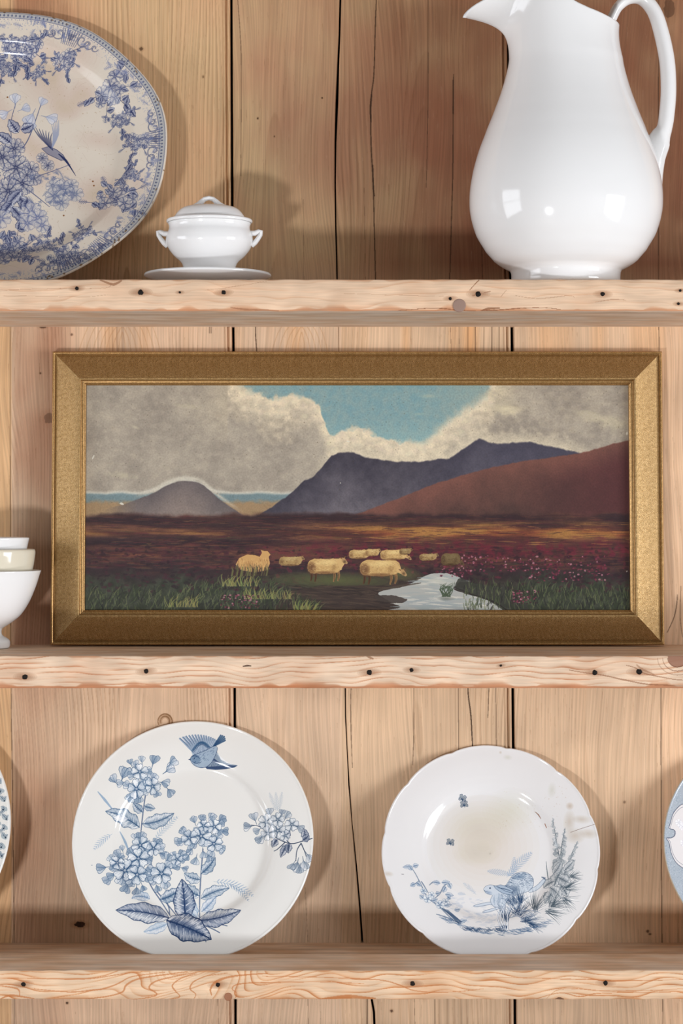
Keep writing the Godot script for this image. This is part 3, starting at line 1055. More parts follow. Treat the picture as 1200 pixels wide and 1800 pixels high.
# the plate with a bird, phlox and a side sprig; drawing units are those of a 2.609 x enlargement of the photograph
func print_bird_plate() -> ImageTexture:
	var paper := C8(228, 227, 223)
	var p := Pad.new(1760, 1760, paper)
	var cx := (338.5 - 110.0) * 2.609
	var cy := (1486.0 - 1250.0) * 2.609
	var reach := 216.0 * 2.609
	p.frame(Vector2(cx - reach, cy - reach), 1760.0 / (2.0 * reach))
	var rng := RandomNumberGenerator.new()
	rng.seed = 11
	var ink := C8(42, 76, 116)
	var dark := C8(28, 54, 94)
	var pale := C8(120, 150, 184)
	# pale grasses behind
	p.stroke(V([150, 396, 185, 435, 225, 482]), al(pale, 0.7), 3, 12, 4, 6)
	p.stroke(V([254, 572, 280, 620, 302, 672]), al(pale, 0.7), 3, 11, 5, 6)
	frond(p, 418, 612, 522, 500, 40, -18, pale, 0.55, 11)
	frond(p, 222, 588, 142, 668, 34, 12, pale, 0.6, 9)
	frond(p, 692, 802, 880, 878, 44, -40, pale, 0.6, 13)
	frond(p, 760, 812, 858, 900, 30, -20, C8(90, 120, 155), 0.6, 9)
	leaf(p, 490, 1000, 384, 1040, 46, -10, pale, 0.45, rng)
	leaf(p, 590, 985, 600, 885, 50, 10, pale, 0.5, rng)
	leaf(p, 560, 900, 640, 985, 44, 10, pale, 0.45, rng)
	# stems
	for s in [V([366, 400, 356, 500, 349, 604]), V([405, 648, 402, 690, 404, 730]), V([378, 768, 410, 830, 452, 890, 500, 962]), V([425, 838, 470, 890, 530, 962]), V([470, 880, 490, 920, 496, 958]), V([640, 650, 634, 760, 630, 880, 632, 960]), V([632, 960, 645, 1020, 668, 1086]), V([575, 958, 660, 985, 762, 1012]), V([640, 1000, 690, 1022, 730, 1044]), V([520, 968, 560, 972, 600, 972])]:
		p.stroke(s, al(dark, 0.85), 5, 5.5, 4, 5)
		p.stroke(s, Color(0.85, 0.9, 0.95, 0.7), 1.2, 1.4, 1.0, 5)
	# leaves
	leaf(p, 344, 552, 188, 486, 74, 26, ink, 0.45, rng, 0.16)
	p.poly(V([225, 512, 262, 492, 290, 512, 262, 530]), Color(0.95, 0.95, 0.97, 0.7))
	leaf(p, 356, 535, 502, 484, 64, 22, ink, 0.42, rng, 0.14)
	leaf(p, 356, 480, 310, 436, 40, -6, ink, 0.5, rng)
	leaf(p, 362, 450, 414, 462, 34, 6, ink, 0.45, rng)
	leaf(p, 632, 792, 556, 764, 50, -16, ink, 0.4, rng, 0.14)
	leaf(p, 634, 766, 698, 690, 50, 10, ink, 0.5, rng, 0.14)
	leaf(p, 630, 868, 552, 812, 56, -14, ink, 0.42, rng, 0.14)
	leaf(p, 636, 880, 766, 832, 56, -16, ink, 0.42, rng, 0.14)
	leaf(p, 640, 940, 706, 868, 46, 6, C8(90, 122, 160), 0.4, rng)
	leaf(p, 402, 882, 322, 886, 44, 26, C8(90, 122, 160), 0.45, rng)
	leaf(p, 448, 884, 548, 828, 58, 18, ink, 0.55, rng, 0.14)
	leaf(p, 566, 980, 546, 790, 96, 6, dark, 0.55, rng, 0.06)
	leaf(p, 494, 972, 254, 942, 92, 18, dark, 0.5, rng, 0.1)
	leaf(p, 624, 984, 822, 938, 82, 20, dark, 0.5, rng, 0.1)
	leaf(p, 484, 984, 692, 1074, 124, -14, dark, 0.62, rng, 0.08)
	# phlox heads
	for b in [[262, 330, 58, -1.25], [232, 352, 40, -2.2], [350, 256, 30, -1.6], [400, 262, 46, -1.3], [462, 290, 44, -0.6], [478, 262, 40, -0.7], [470, 372, 40, 0.9], [300, 268, 26, -1.9], [268, 350, 34, 2.9], [438, 340, 40, 0.2], [300, 408, 30, 2.2], [334, 410, 28, 1.7]]:
		bud(p, b[0], b[1], b[2], b[3], ink, rng)
	for b in [[340, 300, 42], [398, 358, 42], [326, 376, 46]]:
		for k in 4:
			var a := TAU * (k + rng.randf()) / 4.0
			bud(p, b[0] + cos(a) * b[2] * 0.55, b[1] + sin(a) * b[2] * 0.55, b[2] * 0.85, a, ink, rng, 0.9)
	for b in [[340, 300, 42], [398, 358, 42], [326, 376, 46]]:
		bloom(p, b[0], b[1], b[2], ink, rng)
	for b in [[200, 745, 42, 2.9], [225, 790, 40, 2.4], [262, 690, 40, -2.4], [240, 775, 36, 2.6], [300, 820, 44, 1.9], [340, 830, 36, 1.5], [420, 640, 44, -0.5], [440, 672, 36, 0.4], [475, 712, 44, -1.2], [530, 700, 46, -0.9], [545, 740, 30, 0.3], [500, 740, 40, -0.4], [395, 740, 34, 0.8], [365, 820, 30, 1.2], [430, 820, 34, 1.2], [270, 660, 26, -1.8]]:
		bud(p, b[0], b[1], b[2], b[3], ink, rng)
	for b in [[350, 634, 46], [412, 650, 36], [344, 696, 50], [284, 752, 54], [340, 770, 48], [452, 766, 52], [250, 720, 36], [520, 700, 30]]:
		for k in 4:
			var a := TAU * (k + rng.randf()) / 4.0
			bud(p, b[0] + cos(a) * b[2] * 0.55, b[1] + sin(a) * b[2] * 0.55, b[2] * 0.85, a, ink, rng, 0.9)
	for b in [[350, 634, 46], [412, 650, 36], [344, 696, 50], [284, 752, 54], [340, 770, 48], [452, 766, 52], [250, 720, 36], [520, 700, 30]]:
		bloom(p, b[0], b[1], b[2], ink, rng)
	for b in [[545, 610, 40, 2.8], [560, 575, 36, -2.6], [600, 530, 34, -1.9], [630, 522, 34, -1.5], [672, 520, 38, -1.2], [712, 528, 40, -0.8], [722, 570, 36, 0.0], [640, 662, 34, 1.4], [590, 650, 34, 2.2], [610, 690, 36, 1.8], [665, 680, 34, 1.2], [712, 650, 34, 0.6], [575, 680, 30, 2.2]]:
		bud(p, b[0], b[1], b[2], b[3], ink, rng)
	for b in [[630, 592, 50], [690, 628, 44], [576, 600, 40], [690, 548, 36], [640, 545, 32]]:
		for k in 4:
			var a := TAU * (k + rng.randf()) / 4.0
			bud(p, b[0] + cos(a) * b[2] * 0.55, b[1] + sin(a) * b[2] * 0.55, b[2] * 0.85, a, ink, rng, 0.9)
	for b in [[630, 592, 50], [690, 628, 44], [576, 600, 40], [690, 548, 36], [640, 545, 32]]:
		bloom(p, b[0], b[1], b[2], ink, rng)
	# side sprig running to the right rim
	for k in 3:
		frond(p, 978 + k * 6.0, 484, 944 + k * 30, 396, 22, 0, C8(140, 160, 182), 0.45, 12)
	for s in [V([1146, 616, 1100, 628, 1050, 638, 1000, 620, 950, 585, 900, 548, 860, 540]), V([1095, 636, 1075, 670, 1070, 720]), V([1095, 640, 1110, 675, 1118, 700]), V([1020, 630, 985, 660, 968, 668]), V([1040, 636, 1010, 600, 1000, 570])]:
		p.stroke(s, al(C8(50, 66, 92), 0.9), 5, 4, 3, 5)
	var gray := C8(66, 88, 116)
	for b in [[1000, 700, 1032, 640], [1036, 682, 1040, 636], [1104, 568, 1112, 622], [960, 650, 985, 615], [1130, 600, 1100, 624], [1046, 600, 1020, 580]]:
		leaf(p, b[2], b[3], b[0], b[1], 34, 5, C8(46, 62, 92), 0.65, rng)
	for b in [[862, 545, 40, 3.0], [880, 520, 40, -1.9], [900, 560, 34, 2.6], [915, 590, 40, 2.2], [945, 500, 36, -1.5], [1020, 520, 36, -1.0], [1075, 560, 34, 0.5], [1078, 725, 46, 1.8], [1105, 720, 46, 1.4], [1122, 690, 40, 1.0], [1060, 730, 34, 2.1], [1090, 745, 34, 1.6], [905, 600, 30, 2.4], [1000, 505, 30, -1.3]]:
		bud(p, b[0], b[1], b[2], b[3], gray, rng)
	for b in [[930, 528, 38], [985, 574, 42], [1050, 550, 34], [940, 580, 34], [985, 525, 34], [1020, 600, 28]]:
		bloom(p, b[0], b[1], b[2], gray, rng)
	# the bird
	bird(p, rng, dark, ink)
	p.blob(138, 738, 2.5, 2.5, C8(90, 110, 140, 0.7))
	return p.texture(1100, 1100)


func bird(p: Pad, rng: RandomNumberGenerator, dark: Color, ink: Color) -> void:
	var body := V([572, 236, 582, 222, 604, 214, 640, 200, 668, 186, 690, 178, 700, 190, 690, 222, 672, 252, 650, 268, 620, 272, 592, 262, 578, 250])
	# raised wing
	p.poly(V([590, 232, 576, 200, 560, 168, 541, 136, 548, 134, 566, 146, 584, 142, 606, 146, 630, 150, 650, 160, 668, 176, 690, 182, 660, 220]), Color(0.93, 0.95, 0.97, 0.95))
	p.poly(V([590, 232, 576, 200, 560, 168, 541, 136, 548, 134, 566, 146, 584, 142, 606, 146, 630, 150, 650, 160, 668, 176, 690, 182, 660, 220]), al(ink, 0.4))
	for k in 15:
		var f := k / 14.0
		var a := lerpf(-2.35, -1.02, f)
		var l := lerpf(112, 62, f)
		var b := Vector2(600 + f * 62, 222 - f * 18)
		var t := b + Vector2.from_angle(a) * l
		p.stroke(PackedVector2Array([b, b.lerp(t, 0.5) + Vector2(4, 0), t]), Color(0.95, 0.96, 0.98, 0.9), 7, 13, 10, 3)
		p.stroke(PackedVector2Array([b, b.lerp(t, 0.5) + Vector2(4, 0), t]), al(ink, 0.5), 5, 11, 8, 3)
		p.stroke(PackedVector2Array([b + Vector2(3, 0), b.lerp(t, 0.5) + Vector2(8, 0), t + Vector2(3, 0)]), al(dark, 0.85), 2, 2.4, 1.4, 3)
	for k in 12:
		var f := k / 11.0
		p.blob(586 + f * 72, 196 - sin(f * PI) * 26 - f * 14, 9, 6, al(ink, 0.55), -0.7 + f * 0.8, 0.1, rng, 10)
		p.stroke(V([580 + f * 72, 204 - sin(f * PI) * 26 - f * 14, 588 + f * 72, 206 - sin(f * PI) * 26 - f * 14, 596 + f * 72, 198 - sin(f * PI) * 26 - f * 14]), al(dark, 0.7), 1, 2.4, 1, 3)
	# tail
	for k in 5:
		var a := -1.0 + k * 0.14
		var t := Vector2(684, 178) + Vector2.from_angle(a) * (66.0 - absf(k - 2.0) * 3.0)
		p.stroke(PackedVector2Array([Vector2(680, 182), t]), al(ink, 0.7), 6, 11, 8, 1)
		p.stroke(PackedVector2Array([Vector2(682, 180), t]), al(dark, 0.85), 1.5, 2.0, 1.5, 1)
	# lowered wing with its dark underside
	p.poly(V([668, 206, 690, 196, 704, 214, 716, 240, 750, 258, 796, 268, 780, 276, 740, 281, 690, 281, 650, 276, 636, 262]), al(ink, 0.5))
	p.poly(V([640, 268, 700, 268, 796, 268, 780, 277, 740, 282, 690, 282, 650, 278]), al(dark, 0.75))
	for k in 14:
		var f := k / 13.0
		p.stroke(V([660 + f * 30, 214 + f * 26, 676 + f * 50, 246 + f * 14, 668 + f * 116, 274 - f * 4]), al(dark, 0.7), 1.4, 2.2, 1.4, 4)
	for k in 7:
		p.stroke(V([690 + k * 5, 204 + k * 9, 712 + k * 7, 226 + k * 6, 726 + k * 9, 252 + k * 2.5]), Color(0.95, 0.97, 1.0, 0.6), 1.0, 2.0, 0.6, 3)
	# body and head
	p.poly(body, Color(0.93, 0.95, 0.97, 0.95))
	p.poly(body, al(ink, 0.4))
	for k in 60:
		var x := rng.randf_range(590, 690)
		var y := lerpf(206, 262, rng.randf()) - (x - 590) * 0.25
		p.seg(x, y, x + rng.randf_range(-9, -4), y + rng.randf_range(3, 8), al(dark, 0.55), 1.8, 0.6)
	p.stroke(closed(body), al(dark, 0.8), 2, 2.4, 2, 2)
	p.blob(598, 236, 22, 20, al(ink, 0.35), 0.2, 0.05, rng)
	p.poly(V([574, 234, 562, 238, 576, 243]), al(dark, 0.9))
	p.blob(590, 234, 3.4, 3.2, al(dark, 1.0))
	p.blob(589, 233, 1.2, 1.2, Color(1, 1, 1, 1))
	p.stroke(V([578, 226, 596, 222, 612, 228]), al(dark, 0.8), 2, 4, 1.5, 4)
	p.stroke(V([580, 246, 600, 254, 620, 250]), al(dark, 0.6), 1.5, 3, 1.5, 4)


# the hare plate; drawing units are those of a 2.7907 x enlargement of the photograph
func print_hare_plate() -> ImageTexture:
	var paper := C8(226, 225, 225)
	var p := Pad.new(1760, 1760, paper)
	var q := 2.7907
	var cx := (862.5 - 650.0) * q
	var cy := (1504.0 - 1290.0) * q
	var reach := 196.0 * q
	p.frame(Vector2(cx - reach, cy - reach), 1760.0 / (2.0 * reach))
	var rng := RandomNumberGenerator.new()
	rng.seed = 23
	var ink := C8(60, 94, 132)
	var dark := C8(34, 60, 96)
	var pale := C8(140, 164, 190)
	var grey := C8(70, 84, 96)
	# age: a yellowed well, brown stains round the crack
	for e in [[560, 560, 280, 260, 0.16], [540, 470, 180, 130, 0.10], [520, 600, 120, 60, 0.10], [700, 380, 140, 110, 0.06]]:
		p.soft(e[0], e[1], e[2], e[3], C8(204, 186, 146, e[4] * 1.6), 0.0, 9)
	for e in [[990, 372, 20, 20, 0.35], [1045, 440, 48, 22, 0.3], [1075, 512, 46, 26, 0.3], [1010, 520, 50, 40, 0.22], [985, 450, 30, 60, 0.2], [905, 290, 22, 40, 0.12], [90, 712, 26, 14, 0.2], [690, 125, 24, 14, 0.12], [655, 100, 8, 8, 0.3]]:
		p.soft(e[0], e[1], e[2], e[3], C8(160, 128, 90, e[4]), 0.1, 7)
	for k in 60:
		p.blob(rng.randf_range(640, 980), rng.randf_range(270, 470), rng.randf_range(1, 3), rng.randf_range(1, 3), C8(150, 110, 70, 0.16))
	p.stroke(V([988, 502, 1040, 486, 1108, 466]), C8(90, 60, 40, 0.8), 1.6, 2.0, 1.6, 4)
	p.stroke(V([822, 388, 838, 404, 850, 424]), C8(120, 64, 34, 0.85), 2, 4, 2, 4)
	p.stroke(V([868, 448, 876, 470]), C8(140, 72, 36, 0.9), 3, 6, 3, 1)
	p.stroke(V([154, 711, 166, 711]), C8(40, 40, 44, 0.9), 2, 4, 2, 1)
	# butterflies
	for b in [[462, 326, 1.0, 0.3], [472, 356, 1.05, -0.1], [398, 548, 1.05, 0.15]]:
		for s in [[-1.0, 26.0, 12.0], [1.0, 26.0, 12.0]]:
			var c := Vector2(b[0], b[1])
			for w in 2:
				var a: float = -1.05 * s[0] + b[3] + (0.0 if s[0] > 0 else PI) + w * 1.0 * s[0]
				var z := petal_shape(c.x, c.y, a, 1.0, (26.0 if w == 0 else 18.0) * b[2], 8.0, 0.1)
				p.poly(z, al(grey, 0.45))
				p.stroke(closed(z), al(dark, 0.8), 1.4, 1.8, 1.4, 1)
				p.seg(c.x, c.y, (c + Vector2.from_angle(a) * 20.0).x, (c + Vector2.from_angle(a) * 20.0).y, al(dark, 0.7), 2, 1)
		p.seg(b[0] - 4, b[1] - 7, b[0] + 3, b[1] + 9, al(dark, 0.9), 4, 2)
	# ferns behind the hare
	frond(p, 700, 704, 576, 684, 36, 6, pale, 0.65, 13)
	frond(p, 672, 716, 802, 590, 50, -14, pale, 0.65, 14)
	frond(p, 700, 720, 712, 612, 34, 6, pale, 0.6, 11)
	frond(p, 520, 800, 456, 742, 26, 6, pale, 0.5, 9)
	frond(p, 470, 800, 430, 796, 20, 4, pale, 0.5, 7)
	# misty ground
	for k in 90:
		var x := rng.randf_range(380, 620)
		var y := 880 + (x - 480) * 0.1 + rng.randf_range(-60, 70)
		p.blob(x, y, rng.randf_range(6, 22), rng.randf_range(2, 6), al(pale, 0.14), rng.randf_range(-0.5, 0.5))
	# foxgloves and dock on the right
	for s in [V([906, 428, 918, 520, 932, 640, 930, 760]), V([964, 478, 950, 540, 936, 620]), V([1022, 548, 985, 620, 956, 700, 930, 780]), V([868, 636, 872, 700, 880, 770]), V([900, 640, 905, 700, 910, 760])]:
		p.stroke(s, al(grey, 0.8), 2, 4, 4, 6)
	for k in 26:
		var f := k / 25.0
		for s in [[906, 428, 932, 690, 1.0], [964, 482, 936, 640, 0.8], [1022, 548, 950, 720, 0.9]]:
			var x: float = lerpf(s[0], s[2], f) + rng.randf_range(-6, 6) * (0.4 + f)
			var y: float = lerpf(s[1], s[3], f)
			bud(p, x, y, (10.0 + 20.0 * f) * s[4], rng.randf_range(0.3, 2.8), grey, rng, 0.75)
	for b in [[930, 700, 900, 770, 60], [920, 720, 980, 760, 60], [890, 790, 850, 850, 58], [930, 760, 960, 820, 60], [900, 740, 850, 770, 50], [940, 640, 900, 700, 44], [950, 690, 1000, 640, 40], [880, 770, 930, 830, 56], [900, 700, 940, 640, 40]]:
		leaf(p, b[0], b[1], b[2], b[3], b[4], rng.randf_range(-10, 10), C8(76, 92, 104), 0.36, rng)
	# the hare
	hare(p, rng, dark, ink)
	# grasses
	for e in [[700, 850, 60, -2.6, -0.6, 70], [735, 840, 70, -2.4, -0.8, 50], [720, 900, 110, -2.6, -0.4, 60], [800, 880, 120, -2.3, -0.5, 50], [660, 930, 100, -2.2, -1.0, 44], [740, 930, 110, -0.7, 0.5, 44], [880, 860, 110, -1.4, 0.4, 50], [950, 780, 90, -1.2, 0.2, 36], [660, 960, 60, 1.8, 3.4, 30], [770, 950, 80, 0.0, 0.9, 30], [860, 890, 100, 0.0, 0.8, 30], [980, 720, 60, -0.8, 0.8, 24], [940, 830, 80, 0.0, 1.0, 26]]:
		tuft(p, e[0], e[1], e[2], e[3], e[4], e[5], Color(1, 1, 1), 0.5, rng, 3.0)
		tuft(p, e[0], e[1], e[2], e[3], e[4], e[5], dark if e[0] < 800 else grey, 0.75, rng, 2.4)
	for straw in [[650, 978, 636, 900, 690, 792], [656, 980, 650, 890, 676, 800], [640, 976, 622, 920, 640, 850], [664, 980, 670, 900, 700, 820], [700, 900, 760, 880, 810, 930], [690, 910, 750, 896, 790, 950], [720, 890, 780, 880, 830, 900], [676, 920, 720, 910, 760, 960]]:
		var pts := V(straw)
		p.stroke(pts, Color(0.96, 0.97, 0.99, 0.85), 3, 5.5, 1, 6)
		p.stroke(PackedVector2Array([pts[0] + Vector2(3, 0), pts[1] + Vector2(3, 1), pts[2]]), al(dark, 0.8), 1.4, 2.0, 0.6, 6)
		p.stroke(PackedVector2Array([pts[0] - Vector2(3, 0), pts[1] - Vector2(3, 0), pts[2]]), al(ink, 0.7), 1.0, 1.4, 0.4, 6)
	# rolling edge of the ground, bottom
	for k in 150:
		var f := rng.randf()
		var x := lerpf(330, 860, f)
		var y := 900 + 92.0 * sin(PI * clampf((x - 300) / 640.0, 0.0, 1.0)) + rng.randf_range(-12, 12)
		var a := rng.randf_range(-0.2, 0.9)
		p.stroke(PackedVector2Array([Vector2(x, y), Vector2(x + 16, y + 5 + a * 4), Vector2(x + 34, y + a * 14)]), al(ink, rng.randf_range(0.25, 0.75)), 1.0, 3.0, 0.8, 3)
	# bramble on the left
	for s in [V([200, 670, 225, 710, 250, 760, 280, 820, 340, 870, 400, 930, 440, 950]), V([285, 800, 262, 760, 250, 742]), V([300, 840, 340, 800, 362, 760, 384, 742]), V([290, 760, 310, 742, 345, 744]), V([240, 740, 222, 756, 206, 768]), V([320, 905, 370, 920, 430, 945])]:
		p.stroke(s, al(dark, 0.7), 3, 6, 5, 6)
		p.stroke(s, Color(0.9, 0.94, 0.98, 0.6), 0.8, 1.8, 1.0, 6)
	for b in [[205, 668, 160, 676], [210, 670, 240, 660], [206, 690, 190, 668], [222, 756, 196, 770], [228, 750, 250, 768], [345, 744, 305, 740], [352, 740, 392, 736], [384, 742, 396, 772], [372, 760, 356, 790], [368, 800, 410, 806], [380, 810, 396, 822], [250, 800, 276, 790], [262, 830, 240, 812], [330, 850, 360, 840], [300, 840, 330, 826], [320, 800, 344, 790], [430, 940, 470, 930], [360, 862, 400, 852], [410, 880, 440, 872]]:
		leaf(p, b[0], b[1], b[2], b[3], 22, rng.randf_range(-5, 5), ink, 0.42, rng)
	for b in [[280, 830, 22], [340, 858, 22], [300, 808, 18], [370, 838, 18], [262, 790, 16]]:
		bloom(p, b[0], b[1], b[2], ink, rng, 5, 0.8)
	for k in 5:
		p.stroke(PackedVector2Array([Vector2(340 + k * 9, 868 + k * 3), Vector2(380 + k * 10, 900 + k * 5), Vector2(430 + k * 4, 950 - k * 2)]), al(dark, 0.7), 2, 5, 3, 4)
	for k in 40:
		var x := rng.randf_range(440, 660)
		p.stroke(PackedVector2Array([Vector2(x, 975 + rng.randf_range(-14, 14)), Vector2(x + 14, 978 + rng.randf_range(-8, 12)), Vector2(x + 30, 976 + rng.randf_range(-14, 18))]), al(dark, 0.6), 1, 3.4, 1, 3)
	return p.texture(1100, 1100)


func hare(p: Pad, rng: RandomNumberGenerator, dark: Color, ink: Color) -> void:
	var body := V([556, 774, 566, 760, 590, 752, 618, 758, 640, 764, 668, 752, 692, 716, 720, 694, 756, 688, 786, 700, 802, 724, 800, 756, 786, 776, 760, 790, 724, 800, 690, 812, 668, 836, 650, 858, 616, 862, 596, 850, 588, 826, 600, 804, 586, 800, 566, 790])
	var leg1 := V([600, 836, 570, 838, 535, 846, 506, 854, 512, 860, 545, 856, 580, 850, 620, 850])
	var leg2 := V([640, 850, 606, 866, 575, 874, 550, 884, 554, 890, 586, 884, 620, 872, 664, 862])
	var hind := V([770, 770, 800, 766, 826, 748, 852, 722, 862, 728, 846, 752, 818, 778, 780, 790])
	for s in [leg1, leg2, hind, body]:
		p.poly(s, Color(0.95, 0.96, 0.97, 0.96))
		p.poly(s, al(ink, 0.22))
		p.stroke(closed(s), al(dark, 0.6), 1.6, 2.2, 1.6, 2)
	# fur: hatching that is densest along the back and under the belly
	for k in 420:
		var x := rng.randf_range(640, 798)
		var top := piece(x, [640.0, 668.0, 692.0, 720.0, 756.0, 786.0, 800.0], [764.0, 752.0, 716.0, 694.0, 688.0, 700.0, 722.0])
		var y := top + 2.0 + 78.0 * pow(rng.randf(), 1.7)
		p.seg(x, y, x + rng.randf_range(5, 11), y + rng.randf_range(-2, 5), al(dark, rng.randf_range(0.3, 0.7)), 2.0, 0.5)
	for k in 60:
		var x := rng.randf_range(600, 690)
		p.seg(x, rng.randf_range(790, 850), x + rng.randf_range(-6, 6), rng.randf_range(800, 856), al(ink, 0.3), 1.6, 0.6)
	p.soft(700, 780, 40, 30, al(dark, 0.55), -0.4, 5)
	p.soft(690, 830, 30, 26, al(dark, 0.6), -0.4, 5)
	p.soft(735, 712, 40, 16, al(ink, 0.4), -0.2, 4)
	# ears laid back
	for e in [V([612, 760, 640, 752, 672, 762, 702, 778, 692, 790, 660, 784, 630, 774]), V([606, 756, 630, 762, 664, 784, 700, 792, 680, 800, 648, 792, 618, 772])]:
		p.poly(e, Color(0.93, 0.95, 0.97, 0.97))
		p.poly(e, al(ink, 0.4))
		p.stroke(closed(e), al(dark, 0.8), 1.6, 2.4, 1.6, 2)
	p.stroke(V([624, 766, 660, 772, 694, 784]), al(dark, 0.8), 2, 4, 2, 4)
	p.blob(588, 768, 4.6, 4.2, al(dark, 1.0))
	p.blob(587, 767, 1.4, 1.4, Color(1, 1, 1))
	p.stroke(V([558, 778, 568, 784, 576, 782]), al(dark, 0.9), 1.6, 2.4, 1.2, 4)
	p.soft(580, 790, 20, 10, al(ink, 0.35), 0.2, 4)
	for k in 3:
		p.seg(842 + k * 5, 714 + k * 4, 862, 716 + k * 5, al(dark, 0.8), 4, 2)


# blue floral platter. Units: photo pixels round its centre (0, 0), half axes 304 x 262
func print_platter() -> ImageTexture:
	var p := Pad.new(2048, 1766, C8(220, 209, 194))
	p.frame(Vector2(-309, -266.5), 2048.0 / 618.0)
	var rng := RandomNumberGenerator.new()
	rng.seed = 31
	var ink := C8(72, 82, 122)
	var dark := C8(42, 48, 88)
	var pale := C8(150, 158, 184)
	var paper := Color(0.9, 0.87, 0.82, 0.6)
	var edge := func(th: float, f: float) -> Vector2:
		return Vector2(cos(th) * 304.0, sin(th) * 262.0) * f * platter_wave(th)
	# crackle stain
	for k in 46:
		var th := rng.randf() * TAU
		var f := sqrt(rng.randf())
		p.soft(cos(th) * 260 * f, sin(th) * 220 * f, rng.randf_range(20, 80), rng.randf_range(16, 60), C8(178, 146, 100, rng.randf_range(0.06, 0.2)), rng.randf() * 3.0, 7)
	for k in 500:
		var th := rng.randf() * TAU
		var f := rng.randf_range(0.55, 0.98) if k % 3 == 0 else sqrt(rng.randf()) * 0.7
		var c := Vector2(cos(th) * 300 * f, sin(th) * 258 * f)
		p.blob(c.x, c.y, rng.randf_range(0.4, 1.2), rng.randf_range(0.4, 1.1), C8(150, 112, 70, rng.randf_range(0.15, 0.5)))
	for k in 420:      # fine crazing
		var c := Vector2(rng.randf_range(-290, 290), rng.randf_range(-250, 250))
		var a := rng.randf() * TAU
		var pts := PackedVector2Array([c])
		for s in 3:
			a += rng.randf_range(-0.8, 0.8)
			c += Vector2.from_angle(a) * rng.randf_range(5, 10)
			pts.append(c)
		p.stroke(pts, C8(150, 122, 92, 0.22), 0.35, 0.4, 0.3, 1)
	# pale speckled ground of the border and its beaded edge
	for k in 2600:
		var th := rng.randf() * TAU
		var f := rng.randf_range(0.885, 0.985)
		var c: Vector2 = edge.call(th, f)
		p.blob(c.x, c.y, rng.randf_range(0.6, 1.8), rng.randf_range(0.5, 1.3), al(pale, 0.4), rng.randf() * 3.0, 0.0, null, 6)
	var ring := func(f0: float, f1: float, c: Color) -> void:
		var n := 180
		for i in n:
			var a0 := TAU * i / n
			var a1 := TAU * (i + 1) / n
			p.poly(PackedVector2Array([edge.call(a0, f0), edge.call(a1, f0), edge.call(a1, f1), edge.call(a0, f1)]), c)
	ring.call(0.955, 0.992, al(C8(142, 150, 160), 0.5))
	ring.call(0.952, 0.957, al(ink, 0.6))
	ring.call(0.985, 0.990, al(C8(110, 112, 130), 0.6))
	for i in 260:
		var th := TAU * i / 260.0
		var c: Vector2 = edge.call(th, 0.97)
		p.blob(c.x, c.y, 2.2, 1.6, al(dark, 0.55), th, 0.0, null, 8)
		c = edge.call(th, 0.944)
		p.blob(c.x, c.y, 1.0, 1.0, al(ink, 0.6), th, 0.0, null, 6)
	# reserves of the border: scrolled grid panels and flower sprays, the second half turned by half a circle
	for half in 2:
		var t := 1.0 if half == 0 else -1.0
		for e in [[124, -206, 0.35], [272, -16, 1.57], [186, 178, 2.36], [-130, -208, -0.4]]:
			panel(p, Vector2(e[0], e[1]) * t, e[2] + (0.0 if half == 0 else PI), ink, dark)
		for e in [[114, -180, 0.8, 1.4], [250, -20, 0.85, 1.9], [158, 160, 0.7, -1.9], [196, -122, 1.35, 0.9], [218, -66, 0.75, 1.5], [212, 96, 1.35, -1.25], [238, 52, 0.6, -1.3], [46, -204, 1.1, 1.5], [64, -158, 0.6, 0.8], [12, -170, 0.85, 1.9], [126, 204, 1.0, -1.7], [34, 188, 1.35, -1.4], [-36, -200, 1.0, 1.4], [-90, -180, 0.8, 1.7], [-30, 204, 1.0, -1.5]]:
			spray(p, Vector2(e[0], e[1]) * t, Vector2.from_angle(e[3]) * t, e[2], ink, dark, rng, paper)
	# feathery infill along the border
	for k in 130:
		var th := rng.randf() * TAU
		var c: Vector2 = edge.call(th, rng.randf_range(0.895, 0.935))
		var d := Vector2.from_angle(rng.randf() * TAU) * rng.randf_range(9, 18)
		frond(p, c.x, c.y, c.x + d.x, c.y + d.y, 9, 2, C8(116, 126, 164), 0.5, 5)
	# centre: bouquet, exotic bird and a bush of flowers
	for b in [[-30, 60, 66, 40, -0.2], [20, 80, 40, 30, 0.3]]:
		p.soft(b[0], b[1], b[2], b[3], al(pale, 0.35), b[4])
	for s in [V([0, 120, 10, 70, 20, 20, 24, -20, 22, -60, 30, -100]), V([20, 20, 50, -20, 66, -66, 74, -96]), V([14, 60, 60, 46, 90, 36, 130, 20]), V([20, 40, 60, 70, 96, 100]), V([0, 80, -40, 30, -60, -20]), V([0, 100, 40, 112, 74, 130])]:
		p.stroke(s, al(ink, 0.8), 2.2, 1.8, 1.0, 6)
	for b in [[60, -76, 30, 2.0], [74, -92, 22, -1.2], [52, -60, 24, 1.0], [84, -70, 26, 0.3], [28, -96, 26, -1.6], [16, -80, 24, 2.6], [40, -84, 22, -0.4]]:
		bud(p, b[0], b[1], b[2] * 0.75, b[3], C8(120, 130, 166), rng, 0.8)
	for b in [[30, -10, 20], [34, 26, 26], [10, 6, 24], [46, 56, 24], [22, 70, 26], [60, 30, 16], [66, 46, 15], [54, 40, 13], [-20, 40, 28], [-50, 80, 30], [0, 100, 24], [-30, 120, 26], [90, 22, 12], [80, 8, 11]]:
		bloom(p, b[0], b[1], b[2], ink, rng, 9, 0.9, paper)
		bloom(p, b[0], b[1], b[2] * 0.55, dark, rng, 7, 0.9, paper)
